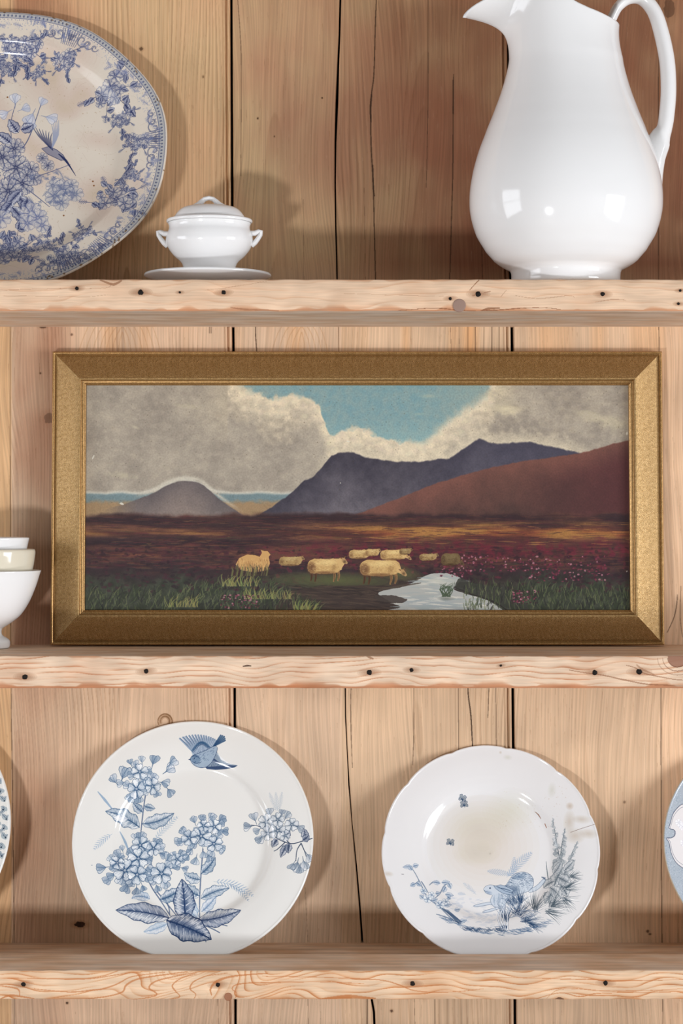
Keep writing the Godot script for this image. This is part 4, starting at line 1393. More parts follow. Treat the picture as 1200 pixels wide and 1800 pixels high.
	for b in [[40, 80, 66, 104], [44, 70, 20, 100], [56, 84, 50, 112], [30, 90, 10, 116], [36, -40, 18, -66], [40, -46, 62, -56], [24, -20, -4, -40], [30, 100, 54, 128], [-10, 60, -40, 50], [0, 20, -30, 4]]:
		leaf(p, b[0], b[1], b[2], b[3], 20, rng.randf_range(-4, 4), dark, 0.55, rng)
	for b in [[110, 62, 18], [120, 70, 22], [104, 80, 18], [132, 60, 14], [140, 76, 15], [100, 60, 13], [116, 92, 15]]:
		bloom(p, b[0], b[1], b[2], C8(96, 106, 142), rng, 8, 0.8, paper)
	for b in [[64, 112, 22], [76, 120, 18], [58, 130, 16], [84, 134, 15], [12, 122, 18], [-4, 136, 18]]:
		bloom(p, b[0], b[1], b[2], C8(100, 110, 150), rng, 7, 0.8, paper)
	for k in 40:
		var c := Vector2(rng.randf_range(60, 140), rng.randf_range(36, 100))
		frond(p, c.x, c.y, c.x + rng.randf_range(-14, 14), c.y + rng.randf_range(-14, 6), 8, 1, C8(110, 120, 150), 0.5, 5)
	# the bird, wing up, tail down right
	var bd := V([78, -10, 90, -14, 104, -8, 116, 2, 122, 12, 112, 12, 100, 6, 88, 0])
	p.poly(bd, al(ink, 0.5))
	for k in 7:
		p.stroke(PackedVector2Array([Vector2(92 + k, -12 + k), Vector2(72 + k * 3.5, -34 + k), Vector2(60 + k * 6.0, -52 + k * 2.0)]), al(dark, 0.6), 1.4, 2.6, 0.8, 3)
	for k in 5:
		p.stroke(PackedVector2Array([Vector2(96, -10), Vector2(98 + k * 2.0, -36), Vector2(94 + k * 3.0, -56 - k * 2.0)]), al(pale, 0.8), 1.4, 2.6, 0.8, 3)
		p.stroke(PackedVector2Array([Vector2(108, 0), Vector2(122 + k, 12 + k * 2.0), Vector2(132 + k * 2.0, 30 + k * 3.0)]), al(dark, 0.6), 1.6, 2.8, 0.8, 3)
	p.stroke(closed(bd), al(dark, 0.8), 1, 1.2, 1, 1)
	for e in [[170, 52], [172, 60], [121, 116], [14, -108]]:
		p.blob(e[0], e[1], 1.6, 1.6, C8(120, 70, 30, 0.8))
	# browned chips and stains along the rim
	for k in 110:
		var th := rng.randf() * TAU
		var c: Vector2 = edge.call(th, rng.randf_range(0.97, 1.0))
		p.blob(c.x, c.y, rng.randf_range(1, 3.4), rng.randf_range(0.8, 1.8), C8(104, 76, 48, rng.randf_range(0.3, 0.8)), th + 1.57)
	return p.texture(1448, 1248)


func platter_wave(th: float) -> float:
	return 1.0 + 0.007 * cos(8.0 * th + 2.6) - 0.003


func panel(p: Pad, c: Vector2, turn: float, ink: Color, dark: Color) -> void:
	var along := Vector2.from_angle(turn)
	var inward := Vector2(-along.y, along.x)
	for k in 9:
		var o := along * (k - 4.0) * 4.6
		p.stroke(PackedVector2Array([c + o - inward * 18.0, c + o * 0.7 + inward * 10.0]), al(ink, 0.7), 1.5, 1.5, 1.0, 1)
	for k in 4:
		p.stroke(PackedVector2Array([c - along * (16.0 - k * 2.0) + inward * (k * 6.0 - 14.0), c + along * (16.0 - k * 2.0) + inward * (k * 6.0 - 14.0)]), al(ink, 0.5), 0.8, 0.8, 0.8, 1)
	p.poly(PackedVector2Array([c - along * 9.0 - inward * 12.0, c + along * 9.0 - inward * 12.0, c + inward * 3.0]), al(dark, 0.45))
	for s in [-1.0, 1.0]:
		for k in 3:
			var pts := PackedVector2Array()
			for q in 18:
				var a: float = 0.42 * q
				var rr := (13.0 - q * 0.7) * (1.0 - k * 0.22)
				pts.append(c + along * s * (22.0 + k * 13.0) + inward * (k * 3.0 - 6.0) + (along * s * cos(a) + inward * sin(a)) * rr)
			p.stroke(pts, al(dark, 0.8), 1.2, 2.8, 1.4, 3)
			p.stroke(pts, Color(0.92, 0.9, 0.88, 0.8), 0.3, 0.9, 0.4, 3)


func spray(p: Pad, c: Vector2, d: Vector2, s: float, ink: Color, dark: Color, rng: RandomNumberGenerator, paper: Color) -> void:
	var e := Vector2(-d.y, d.x)
	var at := func(u: float, v: float) -> Vector2:
		return c + (e * u + d * v) * s
	for q in [[-34, -8], [34, -6], [0, 40], [-22, 22], [24, 24]]:
		var t: Vector2 = at.call(float(q[0]), float(q[1]))
		p.stroke(PackedVector2Array([c, (c + t) * 0.5 + e * 2.0, t]), al(dark, 0.8), 1.4, 1.2, 0.7, 4)
		frond(p, t.x, t.y, t.x + (t - c).x * 0.4, t.y + (t - c).y * 0.4, 8 * s, 1, ink, 0.6, 5)
		for k in 3:
			var m := c.lerp(t, 0.5 + k * 0.2)
			var z := m + Vector2.from_angle(rng.randf() * TAU) * 11.0 * s
			leaf(p, m.x, m.y, z.x, z.y, 8.0 * s, 1.0, dark, 0.6, rng)
	for q in [[0, 4, 13], [-13, -4, 10], [13, 0, 10], [4, 18, 9], [-8, 14, 8], [-22, 4, 7], [22, 8, 7]]:
		var m: Vector2 = at.call(float(q[0]), float(q[1]))
		bloom(p, m.x, m.y, q[2] * s, ink, rng, 6, 0.95, paper)
	for q in [[0, 34], [0, 44]]:
		var m: Vector2 = at.call(float(q[0]), float(q[1]))
		var z: Vector2 = at.call(rng.randf_range(-5, 5), float(q[1]) + 14.0)
		leaf(p, m.x, m.y, z.x, z.y, 9.0 * s, 1.0, dark, 0.75, rng)
	for k in 8:
		var m: Vector2 = at.call(rng.randf_range(-24, 24), rng.randf_range(-8, 26))
		var z := m + Vector2.from_angle(rng.randf() * TAU) * 9.0 * s
		leaf(p, m.x, m.y, z.x, z.y, 6.0 * s, 0.5, dark, 0.6, rng)


# left edge plate: a border of small leaves; units photo pixels round the centre, radius 232
func print_leafy_border() -> ImageTexture:
	var p := Pad.new(1536, 1536, C8(226, 225, 220))
	p.frame(Vector2(-236, -236), 1536.0 / 472.0)
	var rng := RandomNumberGenerator.new()
	rng.seed = 41
	var ink := C8(64, 86, 104)
	var n := 84
	for i in n:
		var th := TAU * i / n
		for k in 4:
			var r := 222.0 - k * 13.0
			var a := th + (0.5 if k % 2 else 0.0) * TAU / n
			var c := Vector2.from_angle(a) * r
			var d := Vector2.from_angle(a + (0.9 if (i + k) % 2 else -0.9))
			p.blob(c.x, c.y, 6.5, 4.0, C8(126, 146, 158, 0.55), a + 0.6, 0.15, rng, 10)
			leaf(p, c.x, c.y, c.x - d.x * 10.0, c.y - d.y * 10.0, 6.5, 1.0, ink, 0.55, rng)
			leaf(p, c.x, c.y, c.x + d.y * 8.0, c.y - d.x * 8.0, 5.5, 1.0, ink, 0.5, rng)
			p.blob(c.x + 3.0 * d.y, c.y + 3.0 * d.x, 1.4, 1.4, C8(30, 44, 62, 0.9))
	for i in 240:
		var a0 := TAU * i / 240.0
		var a1 := TAU * (i + 1) / 240.0
		p.poly(PackedVector2Array([Vector2.from_angle(a0) * 228.5, Vector2.from_angle(a1) * 228.5, Vector2.from_angle(a1) * 233.0, Vector2.from_angle(a0) * 233.0]), C8(226, 225, 220))
		p.poly(PackedVector2Array([Vector2.from_angle(a0) * 166, Vector2.from_angle(a1) * 166, Vector2.from_angle(a1) * 169, Vector2.from_angle(a0) * 169]), al(ink, 0.8))
	return p.texture(1024, 1024)


# right edge plate: blue grey speckled border with white cartouches; radius 201
func print_cartouche() -> ImageTexture:
	var p := Pad.new(1536, 1536, C8(216, 215, 218))
	p.frame(Vector2(-204, -204), 1536.0 / 408.0)
	var rng := RandomNumberGenerator.new()
	rng.seed = 51
	var n := 300
	for i in n:
		var a0 := TAU * i / n
		var a1 := TAU * (i + 1) / n
		var quad_ := PackedVector2Array([Vector2.from_angle(a0) * 140, Vector2.from_angle(a1) * 140, Vector2.from_angle(a1) * 202, Vector2.from_angle(a0) * 202])
		p.poly(quad_, C8(174, 184, 194))
	for k in 9000:
		var c := Vector2.from_angle(rng.randf() * TAU) * rng.randf_range(140, 200)
		p.blob(c.x, c.y, 0.7, 0.7, C8(120, 140, 162, 0.5) if k % 2 else C8(214, 222, 230, 0.6), 0.0, 0.0, null, 5)
	for i in 8:
		var mid := PI + 0.12 + TAU * i / 8.0
		var shape := PackedVector2Array()
		# outline in (angle offset, radius): a shield with curled shoulders
		for e in [[-0.33, 172], [-0.31, 180], [-0.25, 186], [-0.18, 190], [-0.10, 191], [-0.045, 192], [-0.04, 184], [-0.02, 181], [0.02, 182], [0.045, 188], [0.05, 196], [0.09, 191], [0.18, 189], [0.27, 184], [0.33, 176], [0.36, 168], [0.28, 158], [0.1, 150], [-0.1, 150], [-0.28, 158]]:
			shape.append(Vector2.from_angle(mid - e[0]) * float(e[1]))
		p.poly(shape, C8(232, 228, 228))
		p.stroke(closed(shape), C8(84, 92, 112, 0.9), 1.2, 1.2, 1.2, 3)
		var inner := PackedVector2Array()
		var c := Vector2.from_angle(mid) * 170.0
		for v in shape:
			inner.append(c + (v - c) * 0.9)
		p.stroke(closed(inner), C8(84, 92, 112, 0.7), 0.7, 0.7, 0.7, 3)
		for k in 4:
			var m := c + Vector2(rng.randf_range(-8, 8), rng.randf_range(-26, 26))
			bloom(p, m.x, m.y, 7, C8(190, 190, 205), rng, 6, 0.5)
	for i in n:
		var a0 := TAU * i / n
		var a1 := TAU * (i + 1) / n
		p.poly(PackedVector2Array([Vector2.from_angle(a0) * 199.4, Vector2.from_angle(a1) * 199.4, Vector2.from_angle(a1) * 203, Vector2.from_angle(a0) * 203]), C8(186, 172, 150))
	return p.texture(1024, 1024)
# ------------------------------------------------------------------ china

func glaze(t: Texture2D) -> StandardMaterial3D:
	var m := plain(Color.WHITE, 0.1)
	m.albedo_texture = t
	return m


# a dish in its own xy plane facing +z. front/rear: (fraction of radius, depth as fraction of radius) from the middle outwards
func dish(front: PackedVector2Array, rear: PackedVector2Array, ax: float, ay: float, reach: Vector2, wave: Callable, face: Material, back: Material, seg := 144) -> ArrayMesh:
	var mesh: ArrayMesh = null
	var depth := minf(ax, ay)
	for side in 2:
		var st := begin()
		var rows := []
		var uvs := []
		for e in (front if side == 0 else rear):
			var row := PackedVector3Array()
			var u := []
			for j in seg:
				var th := TAU * j / seg
				var wv: float = lerpf(1.0, wave.call(th), smoothstep(0.55, 1.0, e.x))
				var v := Vector3(cos(th) * ax * e.x * wv, -sin(th) * ay * e.x * wv, e.y * depth)
				row.append(v)
				u.append(Vector2(0.5 + v.x / ax / reach.x * 0.5, 0.5 - v.y / ay / reach.y * 0.5))
			rows.append(row)
			uvs.append(u)
		grid(st, rows, true, side == 1, 1, uvs)
		done(st)
		st.set_material(face if side == 0 else back)
		mesh = st.commit(mesh) if mesh else st.commit()
	return mesh


func plate_front(floor_r: float, well_r: float, deep: float, lift: float) -> PackedVector2Array:
	return smooth2(PackedVector2Array([Vector2(0.001, -deep), Vector2(floor_r * 0.5, -deep), Vector2(floor_r * 0.94, -deep), Vector2(floor_r + 0.03, -deep + 0.012), Vector2(lerpf(floor_r, well_r, 0.6), -deep * 0.62), Vector2(well_r, -lift - 0.012), Vector2(well_r + 0.04, -lift), Vector2(0.85, -lift * 0.45), Vector2(0.965, -0.006), Vector2(0.985, 0.0), Vector2(0.996, -0.004), Vector2(1.0, -0.014)]), 4)


func plate_rear(floor_r: float, well_r: float, deep: float, lift: float) -> PackedVector2Array:
	return smooth2(PackedVector2Array([Vector2(0.001, -deep - 0.03), Vector2(floor_r * 0.5, -deep - 0.03), Vector2(floor_r * 0.86, -deep - 0.03), Vector2(floor_r * 0.9, -deep - 0.058), Vector2(floor_r * 0.97, -deep - 0.058), Vector2(floor_r * 1.02, -deep - 0.034), Vector2(well_r + 0.03, -lift - 0.05), Vector2(0.85, -lift * 0.45 - 0.04), Vector2(0.97, -0.034), Vector2(0.994, -0.026), Vector2(1.0, -0.014)]), 4)


# leans a dish against the boards: tilted back, its lowest point on foot, its rearmost just before the boards
func lean(o: MeshInstance3D, cx: float, tilt: float, foot: float) -> void:
	var turn := Basis(Vector3.RIGHT, -deg_to_rad(tilt))
	var low := 1.0
	var rear := 1.0
	for n in o.mesh.get_surface_count():
		for v in o.mesh.surface_get_arrays(n)[Mesh.ARRAY_VERTEX]:
			var w: Vector3 = turn * v
			low = minf(low, w.y)
			rear = minf(rear, w.z)
	var z := ZW + 0.0016 - rear
	o.position = Vector3((cx - 600.0) * scale_at(z), foot - low + 0.0003, z)
	o.basis = turn


func build_plates() -> void:
	var ylow := EYE + (900.0 - 1706.0 - 15.3) * S
	var round_ := func(_th: float) -> float: return 1.0
	var scallop := func(th: float) -> float: return 0.987 + 0.016 * sqrt(absf(cos(6.0 * th + deg_to_rad(30.0))))
	for e in [
		["bird_plate", "white dinner plate printed in blue with a flying bird above tall phlox", "plate", 338.5, 0.1324, 20.2, 0.59, 0.71, round_, print_bird_plate(), 216.0 / 212.5],
		["hare_plate", "white scalloped plate with a blue running hare, brown stains and a crack", "plate", 862.5, 0.1196, 22.5, 0.55, 0.70, scallop, print_hare_plate(), 196.0 / 191.5],
		["leaf_border_plate", "plate with a dense grey blue leaf border, cut off at the photo's left edge", "plate", -213.0, 0.1443, 18.8, 0.56, 0.72, round_, print_leafy_border(), 236.0 / 232.0],
		["cartouche_plate", "plate with a blue grey speckled rim and white cartouches at the right edge", "plate", 1367.0, 0.1253, 22.0, 0.58, 0.70, round_, print_cartouche(), 204.0 / 201.0]]:
		var f := plate_front(e[6], e[7], 0.125, 0.045)
		var b := plate_rear(e[6], e[7], 0.125, 0.045)
		var reach: float = e[10]
		var o := mi(e[0], dish(f, b, e[4], e[4], Vector2(reach, reach), e[8], glaze(e[9]), mats.china))
		tag(o, e[1], e[2], "plates propped up along the lowest shelf")
		lean(o, e[3], e[5], ylow)


func build_platter() -> void:
	var f := smooth2(PackedVector2Array([Vector2(0.001, -0.115), Vector2(0.35, -0.115), Vector2(0.66, -0.113), Vector2(0.72, -0.104), Vector2(0.765, -0.07), Vector2(0.80, -0.042), Vector2(0.83, -0.034), Vector2(0.92, -0.016), Vector2(0.972, -0.002), Vector2(0.988, 0.0), Vector2(0.997, -0.005), Vector2(1.0, -0.016)]), 4)
	var b := smooth2(PackedVector2Array([Vector2(0.001, -0.155), Vector2(0.4, -0.155), Vector2(0.68, -0.153), Vector2(0.75, -0.142), Vector2(0.81, -0.085), Vector2(0.9, -0.06), Vector2(0.975, -0.042), Vector2(0.995, -0.03), Vector2(1.0, -0.016)]), 4)
	var face := glaze(print_platter())
	face.roughness = 0.12
	face.metallic_specular = 0.36
	var ay := 0.1645
	var ax := 0.1905
	var o := mi("platter", dish(f, b, ax, ay, Vector2(309.0 / 304.0, 266.5 / 262.0), platter_wave, face, plain(C8(196, 172, 138), 0.2), 192))
	tag(o, "large oval blue and cream floral platter leaning on the top shelf", "platter")
	lean(o, -10.0, 14.0, EYE + (900.0 - 491.0) * S)


func build_tureen() -> void:
	var z := -0.084
	var k := scale_at(z)
	var foot := EYE + 409.0 * S + 0.0003
	var cx := (365.5 - 600.0) * k
	# under-dish
	var sd := thing("saucer", "small white oval stand under the lidded sauce tureen", "saucer", Vector3(cx - 0.0003, foot, z))
	var st := begin()
	var prof := smooth2(PackedVector2Array([Vector2(0.0005, 0.0026), Vector2(0.034, 0.0026), Vector2(0.036, 0.0008), Vector2(0.039, 0.0008), Vector2(0.041, 0.003), Vector2(0.055, 0.0075), Vector2(0.0665, 0.0118), Vector2(0.0682, 0.0134), Vector2(0.0675, 0.0148), Vector2(0.066, 0.0146), Vector2(0.055, 0.0106), Vector2(0.042, 0.0066), Vector2(0.0005, 0.006)]), 4)
	lathe(st, prof, 96, Vector3.ZERO, 1.0, 0.96)
	obj("dish", done(st), mats.china, sd)
	# tureen
	var y_of := func(py: float) -> float: return (900.0 - py) * k + EYE - (foot + 0.0066)
	var t := thing("tureen", "small white lidded sauce tureen with loop handles on its stand", "tureen", Vector3((368.0 - 600.0) * k, foot + 0.0066, z))
	st = begin()
	var pr := PackedVector2Array([Vector2(0.0005, 0.0016), Vector2(38.0 * k, 0.0016), Vector2(41.0 * k, 0.0), Vector2(43.0 * k, 0.0006), Vector2(42.0 * k, 0.004)])
	for e in [[48, 464], [61, 451], [70, 440], [76, 428], [76.5, 420], [74.5, 411], [71.5, 404], [71.0, 398], [72.5, 393]]:
		pr.append(Vector2(e[0] * k, y_of.call(float(e[1]))))
	pr.append(Vector2(69.5 * k, y_of.call(392.0)))
	pr.append(Vector2(67.0 * k, y_of.call(400.0)))
	pr.append(Vector2(70.0 * k, y_of.call(425.0)))
	pr.append(Vector2(45.0 * k, y_of.call(456.0)))
	pr.append(Vector2(0.0005, y_of.call(462.0)))
	lathe(st, smooth2(pr, 4), 96, Vector3.ZERO, 1.0, 0.9)
	obj("bowl", done(st), mats.china, t)
	st = begin()
	var lp := PackedVector2Array()
	for e in [[0.5, 391], [66, 391.5], [73.5, 391.8], [75.4, 390], [75.2, 387.5], [73, 386.0], [66, 386.2], [63, 383.6], [60, 378.5], [54, 371.0], [47, 366.0], [40, 363.8], [30, 362.5], [0.5, 362.0]]:
		lp.append(Vector2(e[0] * k, y_of.call(float(e[1]))))
	lathe(st, smooth2(lp, 4), 96, Vector3.ZERO, 1.0, 0.9)
	var lid := obj("lid", done(st), mats.china, t)
	st = begin()
	var path := PackedVector3Array()
	var wd := PackedFloat32Array()
	var tk := PackedFloat32Array()
	for e in [[-42, 367, 2.0, 6], [-35, 364.5, 3.4, 6.5], [-27, 362.5, 4.6, 6.5], [-19, 359.0, 5.2, 6], [-13, 353.5, 4.8, 5.5], [-7.5, 348.6, 4.2, 5.2], [0, 346.6, 4.0, 5.2], [7.5, 348.6, 4.2, 5.2], [13, 353.5, 4.8, 5.5], [19, 359.0, 5.2, 6], [27, 362.5, 4.6, 6.5], [35, 364.5, 3.4, 6.5], [42, 367, 2.0, 6]]:
		path.append(Vector3((e[0] - 1.0) * k, y_of.call(float(e[1]) + 1.5), 0))
		wd.append(e[2] * k)
		tk.append(e[3] * k)
	tube(st, path, wd, tk, Vector3(0, 0, 1))
	obj("knob", done(st), mats.china, lid)
	for s in [-1.0, 1.0]:
		st = begin()
		path = PackedVector3Array()
		wd = PackedFloat32Array()
		tk = PackedFloat32Array()
		for e in [[64, 408, 4.5, 7], [72, 411, 5.0, 9], [80, 410.5, 4.8, 9], [87, 407.5, 4.4, 9], [91.0, 408.0, 3.8, 9], [90.0, 413, 3.8, 8], [85.5, 420, 4.2, 7.5], [80, 427, 4.6, 7], [74, 433, 4.0, 6]]:
			path.append(Vector3(s * e[0] * k, y_of.call(float(e[1])), s * 0.002))
			wd.append(e[2] * k)
			tk.append(e[3] * k)
		tube(st, path, wd, tk, Vector3(0, 0, 1))
		obj("handle", done(st), mats.china, t)


func build_jug() -> void:
	var z := -0.072
	var k := scale_at(z)
	var foot := EYE + 409.0 * S + 0.0003
	var j := thing("jug", "very large plain white ironstone jug with a tall loop handle", "jug", Vector3((994.0 - 600.0) * k, foot, z))
	var base_py := 900.0 - (foot - EYE) / k
	var y_of := func(py: float) -> float: return (base_py - py) * k
	# silhouette radii below the neck, in pixels
	var ys := [105.0, 147.0, 189.0, 238.0, 277.0, 315.0, 348.0, 378.0, 413.0, 442.0, 458.0, 468.0, 474.0, 482.0, 500.0, base_py - 2.0, base_py]
	var rs := [99.5, 109.0, 123.5, 142.5, 156.5, 165.5, 169.0, 167.0, 157.0, 140.0, 126.0, 113.0, 99.0, 95.5, 96.0, 96.5, 94.0]
	var rim := func(ph: float) -> float:
		return hermite(absf(rad_to_deg(ph)), [0.0, 40.0, 71.0, 90.0, 125.0, 150.0, 165.0, 180.0], [48.0, 46.0, 36.0, 22.0, -8.0, -6.0, 12.0, 32.0])
	var at := func(ph: float, py: float, top: float, inset: float) -> Vector3:
		var r := 0.0
		if py >= 105.0:
			r = hermite(py, ys, rs)
		else:
			var f := (105.0 - py) / maxf(105.0 - top, 1.0)
			var d := absf(ph) - PI
			var w := exp(-d * d / 0.16)
			var wide := exp(-d * d / 0.9)
			r = 99.5 - 9.0 * sin(minf(f, 1.0) * PI * 0.5) * (1.0 - wide) + 3.0 * f * f
			r += 62.0 * w * (0.2 * pow(f, 2.2) + 0.8 * pow(f, 6.0)) + 10.0 * wide * pow(f, 3.0)
		r -= inset
		# the lip of the spout draws in sideways
		var v := Vector3(cos(ph) * r, 0, sin(ph) * r)
		return Vector3(v.x * k, y_of.call(py), v.z * k)
	var st := begin()
	var seg := 120
	var rows := []
	for q in [[0.001, base_py - 6.0], [0.5, base_py - 6.0], [0.9, base_py - 5.0]]:
		var row := PackedVector3Array()
		for i in seg:
			var a := TAU * i / seg - PI
			row.append(Vector3(cos(a) * 94.0 * q[0] * k, y_of.call(q[1]), sin(a) * 94.0 * q[0] * k))
		rows.append(row)
	var n := 70
	for i in n + 1:
		var py := lerpf(base_py, 105.0, float(i) / n)
		var row := PackedVector3Array()
		for q in seg:
			row.append(at.call(TAU * q / seg - PI, py, 0.0, 0.0))
		rows.append(row)
	for i in range(1, 29):
		var f := i / 28.0
		var row := PackedVector3Array()
		for q in seg:
			var ph := TAU * q / seg - PI
			var top: float = rim.call(ph)
			row.append(at.call(ph, lerpf(105.0, top, f), top, 0.0))
		rows.append(row)
	for e in [[-1.6, 1.6], [-1.0, 4.2], [2.0, 6.0]]:
		var row := PackedVector3Array()
		for q in seg:
			var ph := TAU * q / seg - PI
			var top: float = rim.call(ph)
			row.append(at.call(ph, top + e[0], top, e[1]))
		rows.append(row)
	for i in range(1, 15):
		var f := i / 14.0
		var row := PackedVector3Array()
		for q in seg:
			var ph := TAU * q / seg - PI
			var top: float = rim.call(ph)
			row.append(at.call(ph, lerpf(top + 2.0, 105.0, f), top, 7.0))
		rows.append(row)
	for i in range(1, 20):
		var py := lerpf(105.0, 455.0, i / 19.0)
		var row := PackedVector3Array()
		for q in seg:
			row.append(at.call(TAU * q / seg - PI, py, 0.0, 8.0))
		rows.append(row)
	var last := PackedVector3Array()
	for q in seg:
		last.append(Vector3(0, y_of.call(460.0), 0))
	rows.append(last)
	grid(st, rows, true, false)
	obj("body", done(st), mats.china, j)
	st = begin()
	var path := PackedVector3Array()
	var wd := PackedFloat32Array()
	var tk := PackedFloat32Array()
	var pts := PackedVector2Array()
	var ww := PackedVector2Array()
	for e in [[72, 46, 9.5, 15], [80, 34, 9.0, 15], [92, 12, 9.0, 16], [112, -3, 10, 17], [135, -2, 11.5, 17], [155, 20, 12.5, 17], [168, 58, 13.2, 17], [178, 108, 13.5, 17], [180.5, 160, 13.6, 17], [177.0, 205, 13.6, 17], [173.0, 226, 14.0, 17], [166.5, 240, 18.0, 18], [161.5, 254, 21.0, 18], [158.0, 280, 17.0, 17], [160.0, 312, 10.5, 13], [164.5, 336, 5, 9]]:
		pts.append(Vector2(e[0], e[1]))
		ww.append(Vector2(e[2], e[3]))
	pts = smooth2(pts, 6)
	ww = smooth2(ww, 6)
	for i in pts.size():
		path.append(Vector3(pts[i].x * k, y_of.call(pts[i].y), 0))
		wd.append(ww[i].x * k)
		tk.append(ww[i].y * k)
	tube(st, path, wd, tk, Vector3(0, 0, 1), 28)
	obj("handle", done(st), mats.china, j)


func build_bowls() -> void:
	var z := -0.118
	var k := scale_at(z)
	var foot := EYE + (900.0 - 1153.0) * S + 0.0003
	var base_py := 900.0 - (foot - EYE) / k
	var cx := (-22.0 - 600.0) * k
	var y_of := func(py: float) -> float: return (base_py - py) * k
	# footed bowl
	var st := begin()
	var pr := PackedVector2Array([Vector2(0.0005, 0.0014), Vector2(30 * k, 0.0014), Vector2(35 * k, 0.0)])
	for e in [[38.5, base_py - 2.0], [39.5, 1130], [38, 1125], [33, 1121], [26.5, 1117], [24.5, 1111], [26, 1105], [31, 1101.5], [44, 1093], [59, 1080], [73, 1058], [84, 1032], [91, 1010], [93.2, 1004], [92.5, 1002.6], [90.5, 1003], [88, 1010], [80, 1032], [68, 1056], [54, 1074], [30, 1088], [0.5, 1092]]:
		pr.append(Vector2(e[0] * k, y_of.call(float(e[1]))))
	lathe(st, smooth2(pr, 4), 96)
	var o := obj("footed_bowl", done(st), mats.china)
	o.position = Vector3(cx, foot, z)
	tag(o, "footed white bowl at the bottom of the stack beside the painting", "bowl", "stacked bowls left of the painting")
	# cream bowl: stands inside on the wall of the footed one
	st = begin()
	pr = PackedVector2Array()
	for e in [[0.5, 1062], [40, 1062], [44, 1064], [47, 1062], [60, 1042], [74, 1014], [79.5, 998], [82.5, 980], [83.5, 971], [82.6, 966.5], [80.0, 965], [78.0, 967], [77.5, 975], [74, 996], [62, 1026], [46, 1050], [0.5, 1054]]:
		pr.append(Vector2(e[0] * k, y_of.call(float(e[1]))))
	lathe(st, smooth2(pr, 4), 96)
	o = obj("cream_bowl", done(st), mats.creamware)
	o.position = Vector3(cx, foot, z)
	tag(o, "cream glazed bowl in the middle of the stack beside the painting", "bowl", "stacked bowls left of the painting")
	st = begin()
	pr = PackedVector2Array()
	for e in [[0.5, 1036], [36, 1036], [39, 1038], [42, 1036], [56, 1008], [66, 976], [70.5, 956], [72.5, 947], [71.5, 945], [69.5, 945.6], [67, 956], [60, 982], [50, 1008], [36, 1026], [0.5, 1029]]:
		pr.append(Vector2(e[0] * k, y_of.call(float(e[1]))))
	lathe(st, smooth2(pr, 4), 96)
	o = obj("white_bowl", done(st), mats.china)
	o.position = Vector3(cx, foot, z)
	tag(o, "smallest white bowl on top of the stack beside the painting", "bowl", "stacked bowls left of the painting")
# ------------------------------------------------------------------ the framed landscape

func mixc(a: Vector3, b: Vector3, t: float) -> Vector3:
	return a.lerp(b, clampf(t, 0.0, 1.0))


